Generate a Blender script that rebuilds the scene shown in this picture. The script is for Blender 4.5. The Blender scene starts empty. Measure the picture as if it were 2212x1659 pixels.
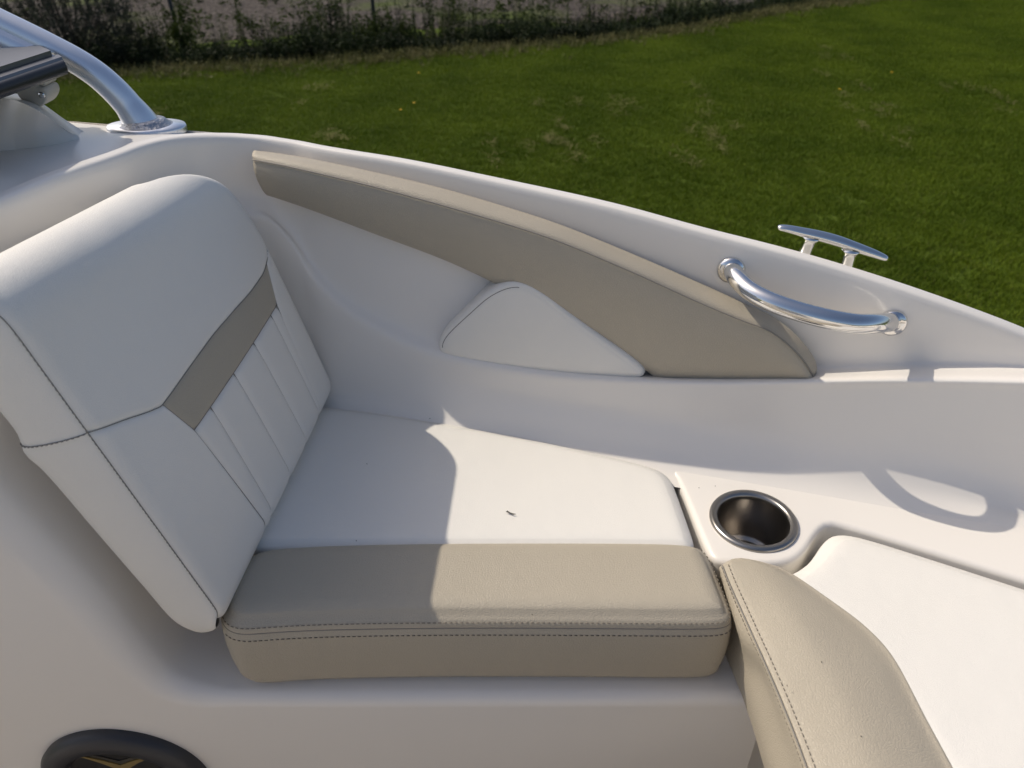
import bpy, bmesh, math, random
import numpy as np
from mathutils import Vector
random.seed(7); RNG = np.random.default_rng(7)
scn = bpy.context.scene
ZB = 2.25                                   # boat datum above the lawn
R = math.radians
# ------------------------------------------------------------------ camera
cam = bpy.data.cameras.new('camera'); cam.sensor_width = 36.0; cam.lens = 36.0 * 1663.0 / 2212.0
cam.clip_start = 0.02; cam.clip_end = 800
co = bpy.data.objects.new('camera', cam); scn.collection.objects.link(co)
co.location = (0, 0, ZB); co.rotation_euler = (R(90 - 34.5), 0, 0); scn.camera = co
cam.dof.use_dof = True; cam.dof.focus_distance = 0.95; cam.dof.aperture_fstop = 7.5
# ------------------------------------------------------------------ sky and sun
SUN = Vector((0.82, -0.355, -1.0)).normalized()
el = math.asin(-SUN.z); az = math.atan2(-SUN.x, -SUN.y)
wd = bpy.data.worlds.new('World'); scn.world = wd; wd.use_nodes = True
wn = wd.node_tree.nodes; wl = wd.node_tree.links
sky = wn.new('ShaderNodeTexSky'); sky.sky_type = 'NISHITA'; sky.sun_disc = False
sky.sun_elevation = el; sky.sun_rotation = az; sky.air_density = .85; sky.dust_density = 3.0; sky.ozone_density = 1.0
wl.new(sky.outputs[0], wn['Background'].inputs[0]); wn['Background'].inputs[1].default_value = 0.130
sl = bpy.data.lights.new('sun', 'SUN'); sl.energy = 3.35; sl.angle = R(0.55); sl.color = (1, .90, .76)
so = bpy.data.objects.new('sun', sl); scn.collection.objects.link(so); so.location = (-4, 1, 9)
so.rotation_euler = SUN.to_track_quat('-Z', 'Y').to_euler()
scn.view_settings.view_transform = 'Standard'; scn.view_settings.look = 'None'
scn.view_settings.exposure = -0.07; scn.view_settings.gamma = 1; scn.view_settings.use_curve_mapping = False
scn.cycles.max_bounces = 10; scn.cycles.diffuse_bounces = 6; scn.cycles.glossy_bounces = 5
scn.cycles.caustics_reflective = True
# ------------------------------------------------------------------ helpers
def tag(o, label=None, cat=None, group=None, kind=None):
    if label: o['label'] = label
    if cat: o['category'] = cat
    if group: o['group'] = group
    if kind: o['kind'] = kind
    return o
def thing(name, label, cat, loc, group=None):
    o = bpy.data.objects.new(name, None); scn.collection.objects.link(o); o.empty_display_size = .1
    o.location = (loc[0], loc[1], loc[2] + ZB)
    return tag(o, label, cat, group)
def wloc(o):
    v = np.zeros(3)
    while o is not None:
        v += np.array(o.location); o = o.parent
    return v
def obj(name, geo, mat, parent=None, smooth=True, sharp=None):
    """geo = (verts, faces) in boat coordinates (camera height = 0)."""
    v, f = geo
    v = np.asarray(v, float) + (0, 0, ZB)
    if parent is not None: base = wloc(parent); loc = (0, 0, 0)
    else: base = v.mean(0); base[2] = v[:, 2].min(); loc = base
    me = bpy.data.meshes.new(name); me.from_pydata((v - base).tolist(), [], f); me.validate()
    bm = bmesh.new(); bm.from_mesh(me); bmesh.ops.remove_doubles(bm, verts=bm.verts, dist=1e-5)
    bmesh.ops.recalc_face_normals(bm, faces=bm.faces) if sharp != 'keep' else None
    bm.to_mesh(me); bm.free()
    me.materials.append(mat)
    if smooth:
        me.polygons.foreach_set('use_smooth', [True] * len(me.polygons))
        if sharp and sharp != 'keep': me.set_sharp_from_angle(angle=R(sharp))
    o = bpy.data.objects.new(name, me); scn.collection.objects.link(o)
    o.location = loc
    if parent is not None: o.parent = parent
    return o
def merge(*gs):
    V = []; F = []; n = 0
    for v, f in gs:
        v = np.asarray(v, float).reshape(-1, 3); V.append(v); F += [[i + n for i in q] for q in f]; n += len(v)
    return np.vstack(V), F
def seglen(p): return np.r_[0, np.cumsum(np.linalg.norm(np.diff(p, axis=0), axis=1))]
def pchip(x, y, xi):
    x = np.asarray(x, float); y = np.asarray(y, float); h = np.diff(x); d = np.diff(y, axis=0) / h[:, None] if y.ndim > 1 else np.diff(y) / h
    if y.ndim > 1: return np.stack([pchip(x, y[:, k], xi) for k in range(y.shape[1])], 1)
    m = np.zeros_like(y)
    for i in range(1, len(x) - 1):
        if d[i - 1] * d[i] > 0:
            w1 = 2 * h[i] + h[i - 1]; w2 = h[i] + 2 * h[i - 1]; m[i] = (w1 + w2) / (w1 / d[i - 1] + w2 / d[i])
    m[0] = d[0]; m[-1] = d[-1]
    xi = np.clip(xi, x[0], x[-1]); k = np.clip(np.searchsorted(x, xi, 'right') - 1, 0, len(x) - 2)
    t = (xi - x[k]) / h[k]; t2 = t * t; t3 = t2 * t
    return (2*t3-3*t2+1)*y[k] + (t3-2*t2+t)*h[k]*m[k] + (-2*t3+3*t2)*y[k+1] + (t3-t2)*h[k]*m[k+1]
def catmull(p, n, ext=True):
    """n points along a Catmull-Rom curve through p, even in arc length."""
    p = np.asarray(p, float)
    if len(p) == 2: return p[0] + (p[1] - p[0]) * np.linspace(0, 1, n)[:, None]
    q = np.vstack([2 * p[0] - p[1], p, 2 * p[-1] - p[-2]]); out = []
    for i in range(1, len(q) - 2):
        p0, p1, p2, p3 = q[i-1], q[i], q[i+1], q[i+2]
        a = np.linalg.norm(p1-p0)**.5 + 1e-9; b = np.linalg.norm(p2-p1)**.5 + 1e-9; c = np.linalg.norm(p3-p2)**.5 + 1e-9
        m1 = (p1-p0)/a - (p2-p0)/(a+b) + (p2-p1)/b; m2 = (p2-p1)/b - (p3-p1)/(b+c) + (p3-p2)/c
        m1 *= b; m2 *= b
        t = np.linspace(0, 1, 24, endpoint=False)[:, None]
        out.append((2*t**3-3*t**2+1)*p1 + (t**3-2*t**2+t)*m1 + (-2*t**3+3*t**2)*p2 + (t**3-t**2)*m2)
    out.append(p[-1:]); o = np.vstack(out); s = seglen(o)
    si = np.linspace(0, s[-1], n)
    return np.stack([np.interp(si, s, o[:, k]) for k in range(p.shape[1])], 1)
def grid(G, closeu=False, closev=False):
    """G[i][j] -> quads"""
    G = np.asarray(G, float); nu, nv = G.shape[:2]; F = []
    for i in range(nu if closeu else nu - 1):
        for j in range(nv if closev else nv - 1):
            a, b = i, (i + 1) % nu; c, d = j, (j + 1) % nv
            F.append([a*nv+c, b*nv+c, b*nv+d, a*nv+d])
    return G.reshape(-1, 3), F
def cross_smooth(G, m):
    """smooth across rails: G[rail][station] -> more rails"""
    G = np.asarray(G, float); n = G.shape[0]; out = []
    q = np.concatenate([2*G[:1]-G[1:2], G, 2*G[-1:]-G[-2:-1]])
    for i in range(1, n):
        p0, p1, p2, p3 = q[i-1], q[i], q[i+1], q[i+2]
        L = lambda a, b: np.sqrt(np.linalg.norm(b-a, axis=-1, keepdims=True)) + 1e-6
        a, b, c = L(p0, p1), L(p1, p2), L(p2, p3)
        m1 = ((p1-p0)/a - (p2-p0)/(a+b) + (p2-p1)/b)*b; m2 = ((p2-p1)/b - (p3-p1)/(b+c) + (p3-p2)/c)*b
        for t in np.linspace(0, 1, m, endpoint=False):
            out.append((2*t**3-3*t**2+1)*p1 + (t**3-2*t**2+t)*m1 + (-2*t**3+3*t**2)*p2 + (t**3-t**2)*m2)
    out.append(G[-1]); return np.array(out)
def loft(rails, n=60, m=5):
    G = np.array([catmull(r, n) for r in rails]); return grid(cross_smooth(G, m) if m > 1 else G)
def frames(p):
    T = np.gradient(p, axis=0); T /= np.linalg.norm(T, axis=1)[:, None] + 1e-12
    r = np.array([0, 0, 1.]) if abs(T[0][2]) < .9 else np.array([1., 0, 0]); N = []
    for t in T:
        r = r - t * np.dot(r, t); r = r / (np.linalg.norm(r) + 1e-12); N.append(r)
    N = np.array(N); return T, N, np.cross(T, N)
def tube(p, rad, k=12, caps=True, flat=1.0):
    p = np.asarray(p, float); T, N, B = frames(p); rad = np.broadcast_to(rad, (len(p),))
    an = np.linspace(0, 2*np.pi, k, endpoint=False)
    G = p[:, None] + rad[:, None, None] * (np.cos(an)[None, :, None]*N[:, None]*flat + np.sin(an)[None, :, None]*B[:, None])
    v, f = grid(G, closev=True)
    if caps: f += [list(range(k))[::-1], [(len(p)-1)*k + j for j in range(k)]]
    return v, f
def box(c, s, ax=None):
    c = np.asarray(c, float); A = np.eye(3) if ax is None else np.asarray(ax, float); s = np.asarray(s, float) / 2
    v = [c + A.T @ (s * np.array(q)) for q in [(-1,-1,-1),(1,-1,-1),(1,1,-1),(-1,1,-1),(-1,-1,1),(1,-1,1),(1,1,1),(-1,1,1)]]
    return np.array(v), [[0,3,2,1],[4,5,6,7],[0,1,5,4],[1,2,6,5],[2,3,7,6],[3,0,4,7]]
def lathe(prof, c, axis=(0,0,1), k=64):
    """prof = [(r, h)], revolved about axis through c"""
    ax = np.array(axis, float); ax /= np.linalg.norm(ax)
    e = np.array([1., 0, 0]) if abs(ax[0]) < .9 else np.array([0, 1., 0]); e = e - ax*np.dot(e, ax); e /= np.linalg.norm(e); g = np.cross(ax, e)
    an = np.linspace(0, 2*np.pi, k, endpoint=False)
    G = [[np.array(c) + r*(math.cos(t)*e + math.sin(t)*g) + h*ax for t in an] for r, h in prof]
    return grid(G, closev=True)
def chaikin(p, it=2, closed=True):
    p = np.asarray(p, float)
    for _ in range(it):
        q = np.roll(p, -1, 0) if closed else p[1:]; a = p if closed else p[:-1]
        r = np.empty((2*len(a), p.shape[1])); r[0::2] = .75*a + .25*q; r[1::2] = .25*a + .75*q
        p = r if closed else np.vstack([p[:1], r, p[-1:]])
    return p
def resample(p, n, closed=True):
    p = np.asarray(p, float); q = np.vstack([p, p[:1]]) if closed else p; s = seglen(q)
    si = np.linspace(0, s[-1], n, endpoint=not closed)
    return np.stack([np.interp(si, s, q[:, k]) for k in range(p.shape[1])], 1)
def area2(p): q = np.roll(p, -1, 0); return .5*np.sum(p[:,0]*q[:,1]-q[:,0]*p[:,1])
def inset_poly(p, d):
    """smooth inward offset of a CCW closed polygon"""
    t = np.roll(p, -1, 0) - np.roll(p, 1, 0); t /= np.linalg.norm(t, axis=1)[:, None] + 1e-12
    q = p + d*np.c_[-t[:, 1], t[:, 0]]
    if d <= 1e-5: return q
    a = p; b = np.roll(p, -1, 0); ab = b - a; ll = (ab**2).sum(1) + 1e-15
    k = np.clip(((q[:, None] - a[None])*ab[None]).sum(2)/ll, 0, 1); dd = np.linalg.norm(q[:, None] - (a[None] + k[..., None]*ab[None]), axis=2).min(1)
    ok = dd > d*.985
    if ok.all() or ok.sum() < 4: return q
    n = len(q); i = np.arange(n); w = np.where(ok)[0]; xi = np.r_[w - n, w, w + n]
    return np.stack([np.interp(i, xi, np.tile(q[w, c], 3)) for c in range(2)], 1)
def pillow2(outline, spine, rings):
    """rings in 2D + height: ('in', d, z) or ('t', t, z) -> G[ring][pt] (x, y, z)"""
    p = np.asarray(outline, float)
    if area2(p) < 0: p = p[::-1]
    for _ in range(4): p = (np.roll(p, 2, 0) + 4*np.roll(p, 1, 0) + 6*p + 4*np.roll(p, -1, 0) + np.roll(p, -2, 0))/16
    a, b = np.array(spine[0], float), np.array(spine[1], float); L = np.dot(b-a, b-a) + 1e-12
    out = []; last = p
    for md, val, z in rings:
        if md == 'in':
            q = inset_poly(p, val)
            for _ in range(int(val*400)): q = (np.roll(q, 1, 0) + 2*q + np.roll(q, -1, 0))/4
            last = q
        else:
            k = np.clip(((last-a) @ (b-a))/L, 0, 1); c = a + k[:, None]*(b-a); q = last + val*(c-last)
        zz = z(q) if callable(z) else np.full(len(q), z); out.append(np.c_[q, zz])
    return np.array(out)
def domed(z_edge, z_top, r, d0, n=7):
    """rings from inset d0 (height z_edge) rounding up to z_top at inset r, then flat to the spine"""
    out = []
    for k in range(1, n + 1):
        d = d0 + (r-d0)*k/n; u = 1 - (d-d0)/(r-d0); out.append(('in', d, z_top - (z_top-z_edge)*(1-math.sqrt(max(0, 1-u**2.2)))))
    return out
def capped(G):
    v, f = grid(G, closev=True); n = G.shape[1]; k = (len(G)-1)*n; return v, f + [[k + j for j in range(n)]]
def pillow(outline, spine, rings):
    return capped(pillow2(outline, spine, rings))
def at_z(p, z): p = np.asarray(p, float); return np.c_[p[:, :2], np.full(len(p), z)]
def sheet(p, thick=None):
    p = np.asarray(p, float); return p, [list(range(len(p)))]
def extrude(poly, vec):
    p = np.asarray(poly, float); n = len(p); v = np.vstack([p, p + np.asarray(vec)])
    return v, [list(range(n)), list(range(2*n-1, n-1, -1))] + [[i, (i+1) % n, n+(i+1) % n, n+i] for i in range(n)]
def stitch_geo(p, nrm, L=.0036, gap=.0060, r=.0004):
    p = np.asarray(p, float); s = seglen(p); gs = []; x = 0.002
    nrm = np.broadcast_to(np.asarray(nrm, float), p.shape)
    while x + L < s[-1]:
        a = np.array([np.interp(x, s, p[:, k]) for k in range(3)]); b = np.array([np.interp(x+L, s, p[:, k]) for k in range(3)])
        n_ = np.array([np.interp(x, s, nrm[:, k]) for k in range(3)]); n_ /= np.linalg.norm(n_)
        t = (b-a)/np.linalg.norm(b-a); g = np.cross(t, n_); g /= np.linalg.norm(g)
        gs.append(box((a+b)/2, (L*random.uniform(.9, 1.05), 2*r, 2*r), (t, g, n_))); x += gap
    return merge(*gs)
# ------------------------------------------------------------------ materials
def mat(name, col, rough=.5, metal=0, spec=.5, bump=None, vary=None, coat=0, nodes=None, aniso=0):
    m = bpy.data.materials.new(name); m.use_nodes = True; nt = m.node_tree; N = nt.nodes; L = nt.links; b = N['Principled BSDF']
    b.inputs['Base Color'].default_value = (*col, 1); b.inputs['Roughness'].default_value = rough; b.inputs['Metallic'].default_value = metal
    b.inputs['Specular IOR Level'].default_value = spec; b.inputs['Coat Weight'].default_value = coat; b.inputs['Coat Roughness'].default_value = .2
    geo = N.new('ShaderNodeNewGeometry')
    if vary:                                  # (scale, amount, second colour): soft mottling / dirt
        sc, amt, c2 = vary
        nz = N.new('ShaderNodeTexNoise'); nz.inputs['Scale'].default_value = sc; nz.inputs['Detail'].default_value = 5
        L.new(geo.outputs['Position'], nz.inputs['Vector'])
        rp = N.new('ShaderNodeMapRange'); rp.inputs[1].default_value = .42; rp.inputs[2].default_value = .75; rp.inputs[3].default_value = 0; rp.inputs[4].default_value = amt
        L.new(nz.outputs[0], rp.inputs[0]); mx = N.new('ShaderNodeMix'); mx.data_type = 'RGBA'
        mx.inputs[6].default_value = (*col, 1); mx.inputs[7].default_value = (*c2, 1); L.new(rp.outputs[0], mx.inputs[0]); L.new(mx.outputs[2], b.inputs['Base Color'])
        rr = N.new('ShaderNodeMapRange'); rr.inputs[3].default_value = rough*.85; rr.inputs[4].default_value = min(1, rough*1.2); L.new(nz.outputs[0], rr.inputs[0]); L.new(rr.outputs[0], b.inputs['Roughness'])
    if bump:                                  # list of (kind, scale, strength, distance)
        prev = None
        for kind, sc, st, di in bump:
            if kind == 'cells':
                wob = N.new('ShaderNodeTexNoise'); wob.inputs['Scale'].default_value = sc*.45; L.new(geo.outputs['Position'], wob.inputs['Vector'])
                ad = N.new('ShaderNodeVectorMath'); ad.operation = 'MULTIPLY_ADD'; ad.inputs[1].default_value = (1.6/sc,)*3; L.new(wob.outputs[1], ad.inputs[0]); L.new(geo.outputs['Position'], ad.inputs[2])
                t = N.new('ShaderNodeTexVoronoi'); t.feature = 'DISTANCE_TO_EDGE'; t.inputs['Scale'].default_value = sc; L.new(ad.outputs[0], t.inputs['Vector'])
                mr = N.new('ShaderNodeMapRange'); mr.inputs[2].default_value = .16; mr.interpolation_type = 'SMOOTHSTEP'; L.new(t.outputs['Distance'], mr.inputs[0]); h = mr.outputs[0]
            else:
                t = N.new('ShaderNodeTexNoise'); t.inputs['Scale'].default_value = sc; t.inputs['Detail'].default_value = 3; L.new(geo.outputs['Position'], t.inputs['Vector']); h = t.outputs[0]
                if kind == 'streak':
                    mp = N.new('ShaderNodeMapping'); mp.inputs['Scale'].default_value = (1, 1, 14); L.new(geo.outputs['Position'], mp.inputs[0]); L.new(mp.outputs[0], t.inputs['Vector'])
            bp = N.new('ShaderNodeBump'); bp.inputs['Strength'].default_value = st; bp.inputs['Distance'].default_value = di; L.new(h, bp.inputs['Height'])
            if prev: L.new(prev, bp.inputs['Normal'])
            prev = bp.outputs[0]
        L.new(prev, b.inputs['Normal'])
    if nodes: nodes(m, N, L, b, geo)
    return m
M = {}
M['gel'] = mat('gelcoat', (.782, .75, .70), .34, coat=.2)
M['vinyl'] = mat('white_vinyl', (.785, .765, .715), .42, spec=.4, vary=(6, .35, (.75, .725, .665)), bump=[('cells', 520, .3, .0005), ('noise', 13, .30, .006)])
M['tan'] = mat('tan_vinyl', (.43, .385, .305), .42, spec=.4, vary=(11, .35, (.40, .357, .28)), bump=[('cells', 360, .42, .0006), ('noise', 900, .2, .0003), ('noise', 20, .12, .005)])
M['thread'] = mat('thread', (.20, .18, .15), .8); M['pale_thread'] = mat('pale_thread', (.27, .26, .24), .8)
M['seam'] = mat('seam_shadow_gap', (.24, .225, .20), .8)
M['steel'] = mat('polished_steel', (.78, .77, .75), .10, 1, bump=[('noise', 300, .02, .001)])
M['brushed'] = mat('brushed_steel', (.34, .325, .305), .30, 1, bump=[('streak', 90, .12, .0006)])
M['alu'] = mat('anodised_aluminium', (.86, .88, .91), .36, 1, bump=[('noise', 500, .05, .0005)])
M['weld'] = mat('weld_bead', (.45, .46, .48), .38, 1, bump=[('noise', 130, .9, .004)])
M['greyrail'] = mat('satin_grey_rail', (.22, .22, .225), .38, .7)
M['rubber'] = mat('black_rubber', (.018, .018, .021), .38, bump=[('noise', 200, .1, .001)])
M['beige'] = mat('beige_plastic', (.56, .53, .47), .5, vary=(30, .4, (.46, .43, .37)))
M['plastic'] = mat('dark_grey_plastic', (.028, .029, .034), .42, bump=[('noise', 900, .25, .0006)])
M['black'] = mat('speaker_cone_black', (.008, .008, .009), .6)
M['gold'] = mat('gold_trim', (.30, .22, .085), .40, .5)
M['dark'] = mat('dark_trim', (.06, .055, .045), .4, .3)
def glassn(m, N, L, b, geo):
    tr = N.new('ShaderNodeBsdfTransparent'); tr.inputs[0].default_value = (.22, .235, .25, 1)
    gl = N.new('ShaderNodeBsdfGlossy'); gl.inputs['Roughness'].default_value = .02; fr = N.new('ShaderNodeFresnel'); fr.inputs[0].default_value = 1.5
    mx = N.new('ShaderNodeMixShader'); L.new(fr.outputs[0], mx.inputs[0]); L.new(tr.outputs[0], mx.inputs[1]); L.new(gl.outputs[0], mx.inputs[2])
    L.new(mx.outputs[0], N['Material Output'].inputs[0])
M['glass'] = mat('tinted_glass', (.1, .1, .1), nodes=glassn)

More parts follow.
